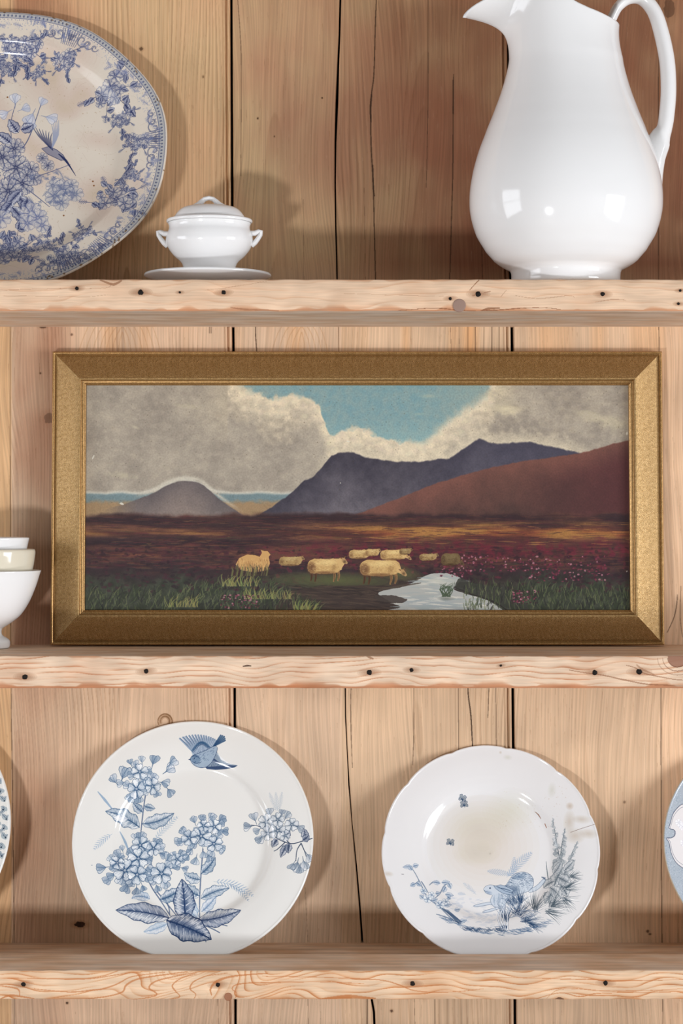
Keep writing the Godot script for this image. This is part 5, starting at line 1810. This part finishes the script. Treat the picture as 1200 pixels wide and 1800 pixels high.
# a moorland with sheep; units: photo pixels, canvas x 148..1108, y 680..1072
func print_landscape() -> ImageTexture:
	var w := 960
	var h := 392
	var n1 := noise(201, 0.012, 4)
	var n2 := noise(202, 0.05, 3)
	var n3 := noise(203, 0.25, 2)
	var n4 := noise(204, 0.02, 3)
	var data := PackedByteArray()
	data.resize(w * h * 3)
	# silhouettes by column
	var hill := PackedFloat32Array()
	var peak := PackedFloat32Array()
	var red := PackedFloat32Array()
	var cloud_l := PackedFloat32Array()
	var cloud_r := PackedFloat32Array()
	var veil := PackedFloat32Array()
	for i in w:
		var x := 148.0 + i
		var j := n2.get_noise_2d(x, 3.0) * 2.0
		hill.append(hermite(x, [148.0, 190.0, 235.0, 270.0, 295.0, 318.0, 345.0, 362.0, 385.0, 410.0, 440.0], [900.0, 893.0, 880.0, 866.0, 852.0, 846.0, 848.0, 858.0, 878.0, 895.0, 912.0]) + j * 0.5)
		peak.append(piece(x, [440.0, 462.0, 500.0, 533.0, 550.0, 562.0, 582.0, 592.0, 604.0, 622.0, 632.0, 645.0, 690.0, 740.0, 790.0, 808.0, 825.0, 842.0, 866.0, 935.0, 985.0, 1022.0, 1060.0], [914.0, 900.0, 875.0, 846.0, 838.0, 826.0, 802.0, 797.0, 795.0, 797.0, 800.0, 806.0, 812.0, 812.0, 806.0, 795.0, 783.0, 772.0, 781.0, 778.0, 790.0, 797.0, 810.0]) + j)
		red.append(hermite(x, [560.0, 620.0, 680.0, 760.0, 850.0, 920.0, 1020.0, 1108.0], [925.0, 905.0, 883.0, 852.0, 826.0, 811.0, 797.0, 775.0]) + j * 0.6)
		# lower-right edge of the left cloud and the edge of the right one: the blue lies between, above the puffs
		cloud_l.append(piece(x, [400.0, 425.0, 445.0, 470.0, 500.0, 520.0, 545.0, 562.0, 570.0, 580.0, 604.0, 625.0, 650.0, 672.0, 700.0, 745.0, 770.0, 800.0, 830.0, 858.0, 870.0], [670.0, 684.0, 694.0, 706.0, 702.0, 697.0, 704.0, 726.0, 752.0, 772.0, 758.0, 753.0, 760.0, 772.0, 783.0, 782.0, 764.0, 742.0, 722.0, 700.0, 670.0]))
	for jy in h:
		var y := 680.0 + jy
		for i in w:
			var x := 148.0 + i
			var a := n1.get_noise_2d(x, y)
			var b := n2.get_noise_2d(x, y)
			var g := n3.get_noise_2d(x, y)
			var c := Vector3(172, 161, 144)
			if y < 915.0:
				# clouds: grey body, creamy upper edges
				c = mixc(c, Vector3(146, 136, 123), 0.45 + a * 0.9)
				c = mixc(c, Vector3(184, 171, 150), clampf(b * 0.4, 0.0, 0.25))
				c = mixc(c, Vector3(140, 136, 126), (clampf((260.0 - x) / 200.0, 0, 1) * clampf((760.0 - y) / 90.0, 0, 1)) * 0.5)
				var e := cloud_l[i] + (a * 9.0 + b * 7.0)
				var d := y - e
				if x > 398.0 and x < 872.0:
					# cream cumulus below the blue
					var cream := clampf(1.0 - d / (70.0 + 40.0 * a), 0.0, 1.0)
					c = mixc(c, Vector3(224, 207, 176), cream * (0.95 + b * 0.4))
					var soft_edge := 5.0 + 16.0 * clampf((x - 690.0) / 90.0, 0.0, 1.0) + 8.0 * clampf((470.0 - x) / 50.0, 0.0, 1.0)
					var up := smoothstep(soft_edge * 0.5, -soft_edge, d)
					var blue := mixc(Vector3(136, 160, 158), Vector3(118, 150, 154), 0.5 + b)
					blue = mixc(blue, Vector3(150, 160, 148), clampf((x - 740.0) / 110.0, 0, 1) * 0.6 + clampf((520.0 - x) / 100.0, 0, 1) * 0.4)
					blue = mixc(blue, Vector3(150, 178, 172), clampf((y - 735.0) / 45.0, 0, 1) * 0.5)
					c = mixc(c, blue, up)
				elif x <= 398.0:
					c = mixc(c, Vector3(190, 176, 150), exp(-pow((x - 430.0) / 60.0, 2.0)) * clampf((790.0 - y) / 70.0, 0, 1) * 0.8)
				else:
					c = mixc(c, Vector3(204, 190, 160), exp(-pow((x - 870.0) / 34.0, 2.0) - pow((y - 690.0) / 26.0, 2.0)) * 0.9)
				c = mixc(c, Vector3(206, 192, 158), exp(-pow((x - 890.0) / 30.0, 2.0) - pow((y - 722.0 - b * 8.0) / 8.0, 2.0)) * 0.75)
				c = mixc(c, Vector3(196, 184, 154), exp(-pow((x - 1070.0) / 46.0, 2.0) - pow((y - 742.0 - 0.2 * (x - 1070.0) - b * 8.0) / 9.0, 2.0)) * 0.7)
				# bright mist that clings to the mountain tops
				var ph := peak[i] - y
				if x > 520.0 and x < 1060.0 and ph > 0.0:
					c = mixc(c, Vector3(214, 200, 172), clampf(1.0 - ph / (24.0 + 14.0 * b), 0, 1) * clampf((x - 530.0) / 80.0, 0, 1) * 0.75 * (1.0 - clampf((x - 1000.0) / 60.0, 0, 1)))
				# clear strip over the horizon on the left
				var hz := smoothstep(866.0 + a * 4.0, 872.0 + a * 4.0, y)
				if x < 520.0:
					c = mixc(c, Vector3(202, 198, 182), exp(-pow((y - 868.0 - a * 4.0 + 26.0 * exp(-pow((x - 322.0) / 42.0, 2.0))) / 3.6, 2.0)) * 0.8)
					c = mixc(c, Vector3(96, 124, 132), hz * 0.75)
					c = mixc(c, Vector3(160, 126, 88), smoothstep(878.0, 888.0, y + b * 4.0) * 0.85)
				# halo and dome hill
				var hd := hill[i] - y
				if x < 445.0:
					c = mixc(c, Vector3(198, 190, 172), exp(-pow((hd - 4.0) / 3.6, 2.0)) * 0.8 * clampf((x - 230.0) / 40.0, 0, 1) * clampf((425.0 - x) / 40.0, 0, 1))
					if hd < 0.0:
						var hc := mixc(Vector3(96, 88, 88), Vector3(134, 120, 112), (y - hill[i]) / 50.0 + a * 0.4)
						c = mixc(c, hc, smoothstep(0.0, 2.5, -hd) * clampf((x - 180.0) / 60.0, 0, 1))
				if x > 438.0 and y > peak[i]:
					var mc := mixc(Vector3(62, 58, 68), Vector3(104, 98, 104), (y - peak[i]) / 105.0 + a * 0.35 + b * 0.15)
					mc = mixc(mc, Vector3(78, 76, 92), clampf((x - 690.0) / 200.0, 0, 1) * 0.5)
					c = mixc(c, mc, smoothstep(0.0, 3.0, y - peak[i]))
				if x > 560.0 and y > red[i]:
					var rc := mixc(Vector3(116, 76, 66), Vector3(76, 54, 50), (y - red[i]) / 80.0 + a * 0.5)
					rc = mixc(rc, Vector3(84, 44, 46), clampf((x - 900.0) / 200.0, 0, 1) * clampf((y - red[i]) / 40.0, 0, 1) * 0.8)
					c = mixc(c, rc, smoothstep(0.0, 3.0, y - red[i]))
			# the moor
			var m := smoothstep(899.0, 909.0, y + a * 8.0)
			if m > 0.0:
				var band := n4.get_noise_2d(x * 0.22, y * 2.6)
				var mc := mixc(Vector3(60, 42, 43), Vector3(100, 66, 54), 0.4 + band * 1.6)
				# ochre sweep on the right, and a thinner one on the left
				var oc := clampf((x - 520.0) / 160.0, 0, 1) * exp(-pow((y - 936.0 + band * 8.0) / 15.0, 2.0)) + 0.55 * exp(-pow((y - 938.0) / 6.0, 2.0)) + 0.35 * exp(-pow((y - 975.0 + a * 10.0) / 7.0, 2.0)) * clampf((460.0 - x) / 120.0, 0, 1)
				mc = mixc(mc, mixc(Vector3(158, 112, 62), Vector3(128, 66, 44), 0.5 - band * 1.8), oc * (0.75 + band))
				# crimson heather
				var cr := exp(-pow((y - 968.0 + a * 12.0) / 18.0, 2.0)) * clampf((x - 380.0) / 260.0, 0.15, 1)
				mc = mixc(mc, Vector3(92, 34, 44), cr * (0.65 + b))
				var dk := exp(-pow((y - 955.0 + a * 8.0) / 6.0, 2.0)) * clampf((620.0 - x) / 200.0, 0, 1) + exp(-pow((y - 914.0) / 8.0, 2.0)) * 0.7
				mc = mixc(mc, Vector3(44, 30, 36), dk * 0.85)
				# dark foreground
				var fg := smoothstep(975.0, 1010.0, y + a * 16.0)
				mc = mixc(mc, Vector3(48, 36, 40), fg * 0.85)
				var gr := smoothstep(1000.0, 1030.0, y + a * 20.0) * (clampf((600.0 - x) / 150.0, 0, 1) + clampf((x - 800.0) / 120.0, 0, 1))
				mc = mixc(mc, mixc(Vector3(50, 58, 44), Vector3(66, 74, 58), 0.5 + b), gr * 0.8)
				c = mixc(c, mc, m)
			# grain of the canvas and old varnish
			c *= 1.0 + g * 0.075 + b * 0.035 * (1.0 if y < 900.0 else 3.0)
			var at := (jy * w + i) * 3
			data[at] = clampi(int(c.x), 0, 255)
			data[at + 1] = clampi(int(c.y), 0, 255)
			data[at + 2] = clampi(int(c.z), 0, 255)
	var im := Image.create_from_data(w, h, false, Image.FORMAT_RGB8, data)
	im.resize(w * 2, h * 2, Image.INTERPOLATE_CUBIC)
	im.convert(Image.FORMAT_RGBA8)
	var p := Pad.new(8, 8, Color.WHITE)
	p.img = im
	p.w = w * 2
	p.h = h * 2
	p.frame(Vector2(148, 680), 2.0)
	var rng := RandomNumberGenerator.new()
	rng.seed = 210
	# cloud modelling in scumbled dabs
	for k in 700:
		var x := rng.randf_range(420, 880)
		var e := piece(x, [400.0, 425.0, 445.0, 470.0, 500.0, 520.0, 545.0, 562.0, 570.0, 580.0, 604.0, 625.0, 650.0, 672.0, 700.0, 745.0, 770.0, 800.0, 830.0, 858.0, 870.0], [670.0, 684.0, 694.0, 706.0, 702.0, 697.0, 704.0, 726.0, 752.0, 772.0, 758.0, 753.0, 760.0, 772.0, 783.0, 782.0, 764.0, 742.0, 722.0, 700.0, 670.0])
		var y := e + 2.0 + 34.0 * pow(rng.randf(), 1.6)
		if y > piece(x, [520.0, 560.0, 604.0, 645.0, 690.0, 790.0, 842.0, 880.0], [850.0, 822.0, 788.0, 798.0, 804.0, 798.0, 764.0, 772.0]):
			continue
		p.blob(x, y, rng.randf_range(3, 9), rng.randf_range(2, 5), C8(214 + rng.randf() * 14, 200 + rng.randf() * 14, 172 + rng.randf() * 16, 0.13), rng.randf_range(-0.8, 0.8), 0.2, rng, 9)
	for k in 420:
		var x := rng.randf_range(150, 560)
		var y := rng.randf_range(690, 850)
		p.blob(x, y, rng.randf_range(4, 14), rng.randf_range(2, 5), C8(190, 176, 152, 0.06) if k % 2 else C8(124, 114, 104, 0.05), rng.randf_range(-0.6, 0.6), 0.2, rng, 9)
	for k in 320:
		var x := rng.randf_range(850, 1106)
		var y := rng.randf_range(684, 772)
		p.blob(x, y, rng.randf_range(4, 13), rng.randf_range(2, 5), C8(196, 182, 156, 0.09) if k % 2 else C8(128, 118, 108, 0.08), rng.randf_range(-0.5, 0.5), 0.2, rng, 9)
	for e in [[330, 718, 30, 5, 0.25, 0.1], [236, 754, 10, 3, 0.4, 0.4], [214, 838, 34, 7, 0.22, 0.1], [752, 700, 20, 4, 0.3, 0.0], [737, 731, 12, 3, 0.3, 0.0], [1040, 733, 34, 8, 0.28, 0.25], [1084, 756, 14, 14, 0.22, 0.6], [888, 722, 28, 9, 0.45, 0.15], [866, 698, 20, 12, 0.3, -0.3]]:
		p.soft(e[0], e[1], e[2], e[3], C8(228, 214, 180, e[4]), e[5], 7)
	# aqueous highlights and chips of paint
	for e in [[162, 806, 1.4, 4], [612, 779, 3, 1], [598, 851, 1, 1], [213, 887, 4, 2], [1104, 765, 2, 3], [1102, 1004, 1, 2]]:
		p.blob(e[0], e[1], e[2], e[3], C8(220, 214, 200, 0.8), 0.3, 0.2, rng, 9)
	# long horizontal strokes of the moor
	for k in 1500:
		var y := rng.randf_range(908, 1000)
		var x := rng.randf_range(150, 1106)
		var l := rng.randf_range(8, 40)
		var f := (y - 905.0) / 95.0
		var r := rng.randf()
		var c := C8(58, 34, 38, 0.4)
		if r < 0.25:
			c = C8(96, 48, 50, 0.38)
		elif r < 0.4 and absf(y - 938.0) < 22.0:
			c = C8(176, 128, 72, 0.4) if x > 560.0 else C8(134, 94, 62, 0.35)
		elif r < 0.55:
			c = C8(112, 70, 52, 0.33)
		elif r < 0.62:
			c = C8(74, 66, 48, 0.35)
		p.stroke(PackedVector2Array([Vector2(x, y), Vector2(x + l * 0.5, y + rng.randf_range(-1.2, 1.2)), Vector2(x + l, y + rng.randf_range(-1.5, 1.5))]), c, 0.6, 1.2 + f * 1.8, 0.5, 2)
	for k in 900:       # bushy heather dabs
		var x := rng.randf_range(150, 1106)
		var y := rng.randf_range(962, 1040)
		var right := x > 700.0
		var c := C8(40, 26, 34, 0.45)
		var r := rng.randf()
		if r < 0.45 and (right or x > 460.0) and y < 1015.0:
			c = C8(112, 40, 56, 0.42)
		elif r < 0.6:
			c = C8(70, 36, 46, 0.5)
		p.blob(x, y, rng.randf_range(2, 6), rng.randf_range(1.2, 3.4), c, rng.randf_range(-0.4, 0.4), 0.3, rng, 8)
	# ground under the sheep, muddy bank, river
	p.soft(590, 1020, 130, 16, C8(96, 104, 62, 0.75), 0.02, 7)
	p.soft(690, 1004, 60, 14, C8(112, 118, 70, 0.7), 0.2, 7)
	p.poly(V([500, 1040, 560, 1030, 640, 1028, 720, 1030, 690, 1046, 740, 1072, 480, 1072]), C8(64, 52, 46, 0.85))
	for k in 160:
		var x := rng.randf_range(500, 720)
		var y := rng.randf_range(1028, 1070)
		p.stroke(PackedVector2Array([Vector2(x, y), Vector2(x + 14, y + rng.randf_range(-1, 3)), Vector2(x + 26, y + 2)]), C8(88, 74, 62, 0.4) if k % 2 else C8(44, 36, 34, 0.4), 1, 2.4, 0.6, 2)
	p.poly(wavy(V([752, 1010, 780, 1007, 802, 1012, 810, 1018, 802, 1028, 797, 1034, 812, 1041, 846, 1050, 868, 1060, 890, 1073, 690, 1073, 704, 1066, 690, 1059, 678, 1052, 664, 1042, 684, 1035, 712, 1030, 730, 1021]), rng), C8(166, 166, 160, 1.0))
	p.soft(770, 1020, 30, 9, C8(200, 196, 182, 0.7), 0.1, 6)
	p.soft(760, 1060, 70, 12, C8(150, 160, 162, 0.7), 0.1, 6)
	p.soft(842, 1066, 34, 8, C8(192, 190, 178, 0.6), 0.3, 6)
	for k in 150:
		var x := rng.randf_range(680, 850)
		var y := rng.randf_range(1012, 1070)
		if x > 720 + (y - 1012) * -0.8 and x < 800 + (y - 1012) * 1.2:
			p.stroke(PackedVector2Array([Vector2(x, y), Vector2(x + 14, y), Vector2(x + 24, y + 1)]), C8(150, 160, 158, 0.5) if k % 3 else C8(206, 202, 188, 0.6), 0.6, 2.4, 0.6, 2)
	p.poly(wavy(V([660, 1046, 684, 1045, 702, 1048, 715, 1053, 704, 1059, 684, 1058, 664, 1054]), rng), C8(66, 56, 50, 0.9))
	p.stroke(V([664, 1036, 700, 1030, 740, 1024]), C8(80, 70, 58, 0.8), 2, 4, 1, 4)
	for k in 18:
		p.stroke(PackedVector2Array([Vector2(784 + rng.randf_range(-8, 8), 1048), Vector2(784 + rng.randf_range(-12, 12), 1036), Vector2(784 + rng.randf_range(-16, 16), 1022 + rng.randf_range(0, 8))]), C8(70, 82, 60, 0.85), 1.6, 1.6, 0.4, 3)
	p.soft(784, 1051, 16, 4, C8(90, 96, 90, 0.6))
	p.poly(wavy(V([808, 1016, 830, 1024, 870, 1030, 900, 1036, 930, 1073, 890, 1073, 866, 1058, 846, 1049, 812, 1040, 799, 1032]), rng), C8(58, 58, 50, 0.9))
	p.stroke(V([800, 1032, 830, 1044, 866, 1056, 892, 1072]), C8(40, 36, 32, 0.8), 1, 3, 2, 5)
	# foreground grasses
	for k in 1300:
		var left := k % 5 < 3
		var x := rng.randf_range(150, 560) if left else rng.randf_range(815, 1106)
		var top := piece(x, [150.0, 230.0, 300.0, 360.0, 415.0, 460.0, 520.0, 556.0, 560.0, 815.0, 850.0, 950.0, 1106.0], [1034.0, 1030.0, 1036.0, 1020.0, 1006.0, 1012.0, 1040.0, 1056.0, 1060.0, 1024.0, 1018.0, 1022.0, 1030.0])
		var y := rng.randf_range(top + 10.0, 1076.0)
		var l := rng.randf_range(7, 22)
		var a := -PI / 2.0 + rng.randf_range(-0.5, 0.7 if left else 0.4)
		var d := Vector2.from_angle(a) * l
		var c := C8(52, 58, 42, 0.65)
		var r := rng.randf()
		if r < 0.2:
			c = C8(112, 118, 78, 0.5)
		elif r < 0.45:
			c = C8(82, 92, 62, 0.6)
		elif r < 0.6:
			c = C8(36, 34, 34, 0.6)
		p.stroke(PackedVector2Array([Vector2(x, y), Vector2(x, y) + d * 0.55, Vector2(x, y) + d + Vector2(rng.randf_range(-2, 5), 1.5)]), c, 1.8, 1.6, 0.4, 3)
	for e in [[420, 1018, 46, 40], [470, 1040, 60, 50], [536, 1062, 26, 40], [320, 1054, 40, 40]]:
		for k in int(e[3]):
			var x: float = e[0] + rng.randf_range(-1, 1) * e[2] * 0.7
			var d := Vector2.from_angle(-PI / 2.0 + rng.randf_range(-0.6, 0.6)) * rng.randf_range(10, 26)
			p.stroke(PackedVector2Array([Vector2(x, e[1] + 12.0), Vector2(x, e[1] + 12.0) + d * 0.6, Vector2(x, e[1] + 12.0) + d + Vector2(3, 2)]), C8(128 + rng.randf() * 24, 128 + rng.randf() * 20, 82, 0.6), 1.6, 1.5, 0.3, 3)
	for e in [[420, 1056, 34, 12, 90], [1000, 1000, 70, 22, 220], [920, 1048, 22, 12, 80], [800, 1004, 26, 10, 60], [870, 990, 60, 14, 130], [590, 1050, 30, 8, 0]]:
		for k in int(e[4]):
			var x: float = e[0] + rng.randf_range(-1, 1) * e[2]
			var y: float = e[1] + rng.randf_range(-1, 1) * e[3]
			var r := rng.randf()
			p.blob(x, y, rng.randf_range(1, 2.6), rng.randf_range(0.8, 2.0), C8(60, 30, 40, 0.7) if r < 0.5 else C8(128, 54, 74, 0.7) if r < 0.82 else C8(178, 120, 130, 0.75), 0.0, 0.2, rng, 7)
	# sheep
	sheep(p, rng, 571, 996, 31, 15, true, true, 1.0)
	sheep(p, rng, 668, 999, 36, 16, true, false, 1.0)
	sheep(p, rng, 692, 976, 24, 10, false, false, 1.0)
	sheep(p, rng, 631, 975, 18, 9, false, true, 0.95)
	sheep(p, rng, 654, 972, 12, 7, false, true, 0.95)
	sheep(p, rng, 712, 970, 10, 6, false, true, 0.75)
	sheep(p, rng, 752, 980, 15, 7, false, true, 0.8)
	sheep(p, rng, 792, 984, 17, 12, false, false, 0.55)
	sheep(p, rng, 510, 987, 20, 9, false, true, 0.85)
	# the one lying on the left with its head up
	p.poly(V([414, 992, 420, 981, 434, 975, 448, 976, 456, 979, 460, 972, 458, 967, 464, 969, 470, 969, 475, 975, 472, 979, 474, 990, 470, 1002, 448, 1006, 424, 1002]), C8(196, 152, 96, 1.0))
	for k in 90:
		var x := rng.randf_range(418, 470)
		p.seg(x, rng.randf_range(980, 1000), x + rng.randf_range(-3, 3), rng.randf_range(982, 1002), C8(222, 184, 120, 0.4) if k % 2 else C8(140, 96, 56, 0.4), 1.4, 0.6)
	for k in 70:
		var x := rng.randf_range(406, 470)
		p.stroke(PackedVector2Array([Vector2(x, 1012), Vector2(x + 2, 1002), Vector2(x + rng.randf_range(-3, 6), 990 + rng.randf_range(0, 8))]), C8(110, 110, 66, 0.7) if k % 2 else C8(58, 46, 38, 0.7), 1.5, 1.3, 0.3, 3)
	# specks of age
	for k in 900:
		p.blob(rng.randf_range(148, 1108), rng.randf_range(680, 905), rng.randf_range(0.4, 1.3), rng.randf_range(0.4, 1.2), C8(70, 58, 46, rng.randf_range(0.1, 0.4)), 0.0, 0.0, null, 6)
	return p.texture(1536, 627)


func wavy(q: PackedVector2Array, rng: RandomNumberGenerator) -> PackedVector2Array:
	var out := PackedVector2Array()
	var n := q.size()
	for i in n:
		for k in 5:
			out.append(q[i].cubic_interpolate(q[(i + 1) % n], q[(i + n - 1) % n], q[(i + 2) % n], k / 5.0) + Vector2(rng.randf_range(-0.8, 0.8), rng.randf_range(-0.6, 0.6)))
	return out


func sheep(p: Pad, rng: RandomNumberGenerator, x: float, y: float, rx: float, ry: float, standing: bool, head_up: bool, light: float) -> void:
	var wool := C8(194 * light, 158 * light, 102 * light)
	var shade := C8(96 * light, 62 * light, 38 * light)
	var ink := C8(44, 30, 24)
	if standing:
		for l in [[-0.8, 0.2, 0.95], [-0.56, 0.24, 1.0], [0.5, 0.16, 1.0], [0.74, 0.16, 0.95]]:
			var c := C8(84, 56, 36) if l[0] < 0 else C8(140, 104, 66)
			p.stroke(PackedVector2Array([Vector2(x + rx * l[0], y + ry * 0.35), Vector2(x + rx * (l[0] + 0.05), y + ry * 1.1), Vector2(x + rx * (l[0] - 0.02), y + ry * 1.75 * l[2])]), c, rx * l[1], rx * 0.12, rx * 0.07, 3)
			p.seg(x + rx * l[0] + 1.2, y + ry * 0.8, x + rx * l[0] + 1.0, y + ry * 1.7 * l[2], al(ink, 0.5), rx * 0.05, rx * 0.03)
	# body from the rump round over the back, chest and belly
	var body := V([-1.0, 0.1, -0.98, -0.35, -0.86, -0.74, -0.6, -0.93, -0.25, -0.9, 0.1, -0.86, 0.45, -0.95, 0.75, -0.9, 0.95, -0.55, 1.0, -0.1, 0.94, 0.35, 0.72, 0.66, 0.35, 0.78, -0.05, 0.86, -0.45, 0.8, -0.8, 0.74, -0.95, 0.5])
	var q := PackedVector2Array()
	for i in body.size():
		for k in 3:
			var e := body[i].lerp(body[(i + 1) % body.size()], k / 3.0)
			q.append(Vector2(x + e.x * rx, y + e.y * ry) + Vector2(rng.randf_range(-0.5, 0.5), rng.randf_range(-0.5, 0.5)))
	p.poly(q, wool)
	p.soft(x + rx * 0.1, y - ry * 0.5, rx * 0.75, ry * 0.45, C8(226 * light, 196 * light, 136 * light, 0.8), -0.05, 7)
	p.soft(x - rx * 0.78, y + ry * 0.15, rx * 0.3, ry * 0.75, al(shade, 0.85 if standing else 0.5), 0.1, 7)
	p.soft(x, y + ry * 0.72, rx * 0.8, ry * 0.26, al(shade, 0.7), 0.0, 6)
	p.soft(x + rx * 0.5, y + ry * 0.1, rx * 0.16, ry * 0.6, al(shade, 0.28), 0.2, 5)
	for k in int(rx * 6.0):
		var u := rng.randf_range(-0.92, 0.92)
		var v := rng.randf_range(-0.85, 0.7) * sqrt(1.0 - u * u * 0.7)
		p.stroke(PackedVector2Array([Vector2(x + u * rx, y + v * ry), Vector2(x + u * rx + 1.4, y + v * ry - 0.6), Vector2(x + u * rx + 2.6, y + v * ry + 0.5)]), C8(236 * light, 208 * light, 150 * light, 0.28) if k % 2 else al(shade, 0.16), 0.7, 1.2, 0.5, 1)
	# neck and head: raised and looking right, or down at the grass
	var hx := x + rx * (1.08 if head_up else 1.12)
	var hy := y - ry * (0.72 if head_up else -0.42)
	var r := ry * 0.36
	p.poly(PackedVector2Array([Vector2(x + rx * 0.66, y - ry * 0.88), Vector2(hx - r * 0.5, hy - r * 0.95), Vector2(hx + r * 0.3, hy + r * 0.9), Vector2(x + rx * 0.86, y + ry * 0.45)]), C8(202 * light, 166 * light, 110 * light))
	p.poly(PackedVector2Array([Vector2(hx - r * 0.8, hy - r * 0.8), Vector2(hx + r * 0.1, hy - r * 0.9), Vector2(hx + r * 0.9, hy + r * 0.2), Vector2(hx + r * 1.25, hy + r * 0.9), Vector2(hx + r * 0.8, hy + r * 1.2), Vector2(hx - r * 0.2, hy + r * 0.9), Vector2(hx - r * 0.7, hy + r * 0.3)]), C8(172 * light, 136 * light, 92 * light))
	p.soft(hx + r * 0.2, hy + r * 0.4, r * 0.6, r * 0.6, al(ink, 0.55), 0.5, 4)
	p.seg(hx - r * 0.7, hy - r * 0.6, hx - r * 1.3, hy - r * 0.9, al(C8(120, 84, 56), 0.95), r * 0.5, r * 0.2)
	p.seg(hx + r * 0.1, hy - r * 0.8, hx + r * 0.5, hy - r * 1.3, al(C8(120, 84, 56), 0.95), r * 0.45, r * 0.2)


func build_painting() -> void:
	var z0 := -0.1462            # front of the frame's foot
	var k := scale_at(z0)
	var foot := EYE + (900.0 - 1153.0) * S + 0.0018
	var o := thing("painting", "long gilt framed oil painting of sheep on a purple moor below mountains", "painting", Vector3((628.0 - 600.0) * k, foot, z0))
	var lean_by := deg_to_rad(3.2)
	o.basis = Basis(Vector3.RIGHT, -lean_by)
	# local units: x right, y up from the foot, z = 0 the front of the outer bead, backwards negative
	var hw := 540.0 * k
	var hh := (1135.5 - 619.0) * k / cos(lean_by) * 1.004
	# section: distance from the outer edge, height (z)
	var u := 1080.0 * k / 1080.0
	var bead := PackedVector2Array([Vector2(0.0, -0.013), Vector2(0.0, -0.0016), Vector2(0.6 * u, -0.0004), Vector2(2.2 * u, 0.0004), Vector2(4.0 * u, 0.0), Vector2(5.2 * u, -0.0008), Vector2(5.9 * u, -0.0022), Vector2(6.6 * u, -0.002)])
	var face := PackedVector2Array([Vector2(6.6 * u, -0.002), Vector2(7.4 * u, -0.0004), Vector2(12.0 * u, 0.0010), Vector2(25.0 * u, 0.0058), Vector2(40.0 * u, 0.0108), Vector2(50.0 * u, 0.0136), Vector2(52.4 * u, 0.0139), Vector2(53.4 * u, 0.0130)])
	var slip := PackedVector2Array([Vector2(53.4 * u, 0.0130), Vector2(53.8 * u, 0.0092), Vector2(55.0 * u, 0.0084), Vector2(56.8 * u, 0.0088), Vector2(58.6 * u, 0.0080), Vector2(59.4 * u, 0.0066), Vector2(60.6 * u, 0.0064), Vector2(61.4 * u, 0.0054), Vector2(61.6 * u, 0.0030)])
	var back := PackedVector2Array([Vector2(61.6 * u, 0.0030), Vector2(61.6 * u, -0.013), Vector2(0.0, -0.013)])
	for side in 4:
		var m: MeshInstance3D = null
		var body: MeshInstance3D = null
		for part in [[face, mats.gilt, 1], [bead, mats.gilt_edge, 1], [slip, mats.gilt_edge, 1], [back, mats.back_side, -1]]:
			var st := begin()
			var rows := []
			for e in part[0]:
				var row := PackedVector3Array()
				for q in 25:
					var t := q / 24.0
					var v := Vector3.ZERO
					var d: float = e.x
					match side:
						0:
							v = Vector3(lerpf(-hw + d, hw - d, t), d, e.y)
						1:
							v = Vector3(hw - d, lerpf(d, hh - d, t), e.y)
						2:
							v = Vector3(lerpf(hw - d, -hw + d, t), hh - d, e.y)
						3:
							v = Vector3(-hw + d, lerpf(hh - d, d, t), e.y)
					row.append(v)
				rows.append(row)
			grid(st, rows, false, true, part[2])
			done(st)
			if part[0] == face:
				body = obj("frame_rail", st, part[1], o)
			elif part[0] == bead:
				obj("outer_bead", st, part[1], body)
			elif part[0] == slip:
				var s := obj("slip", st, part[1], body)
				s.set_meta("label", "brighter gold inner slip")
			else:
				obj("rail_back", st, part[1], body)
	# canvas on its panel
	var st2 := begin()
	var x0 := -hw + 60.2 * u
	var x1 := hw - 60.2 * u
	var y0 := 60.2 * u
	var y1 := hh - 60.2 * u
	bevel_box(st2, Vector3(x0, y0, -0.011), Vector3(x1, y1, 0.0030), 0.0006)
	obj("stretcher", done(st2), mats.back_side, o)
	st2 = begin()
	quad(st2, Vector3(x0, y1, 0.0033), Vector3(x1, y1, 0.0033), Vector3(x1, y0, 0.0033), Vector3(x0, y0, 0.0033), -1, [Vector2(0, 0), Vector2(1, 0), Vector2(1, 1), Vector2(0, 1)])
	obj("canvas", done(st2), mats.landscape, o)
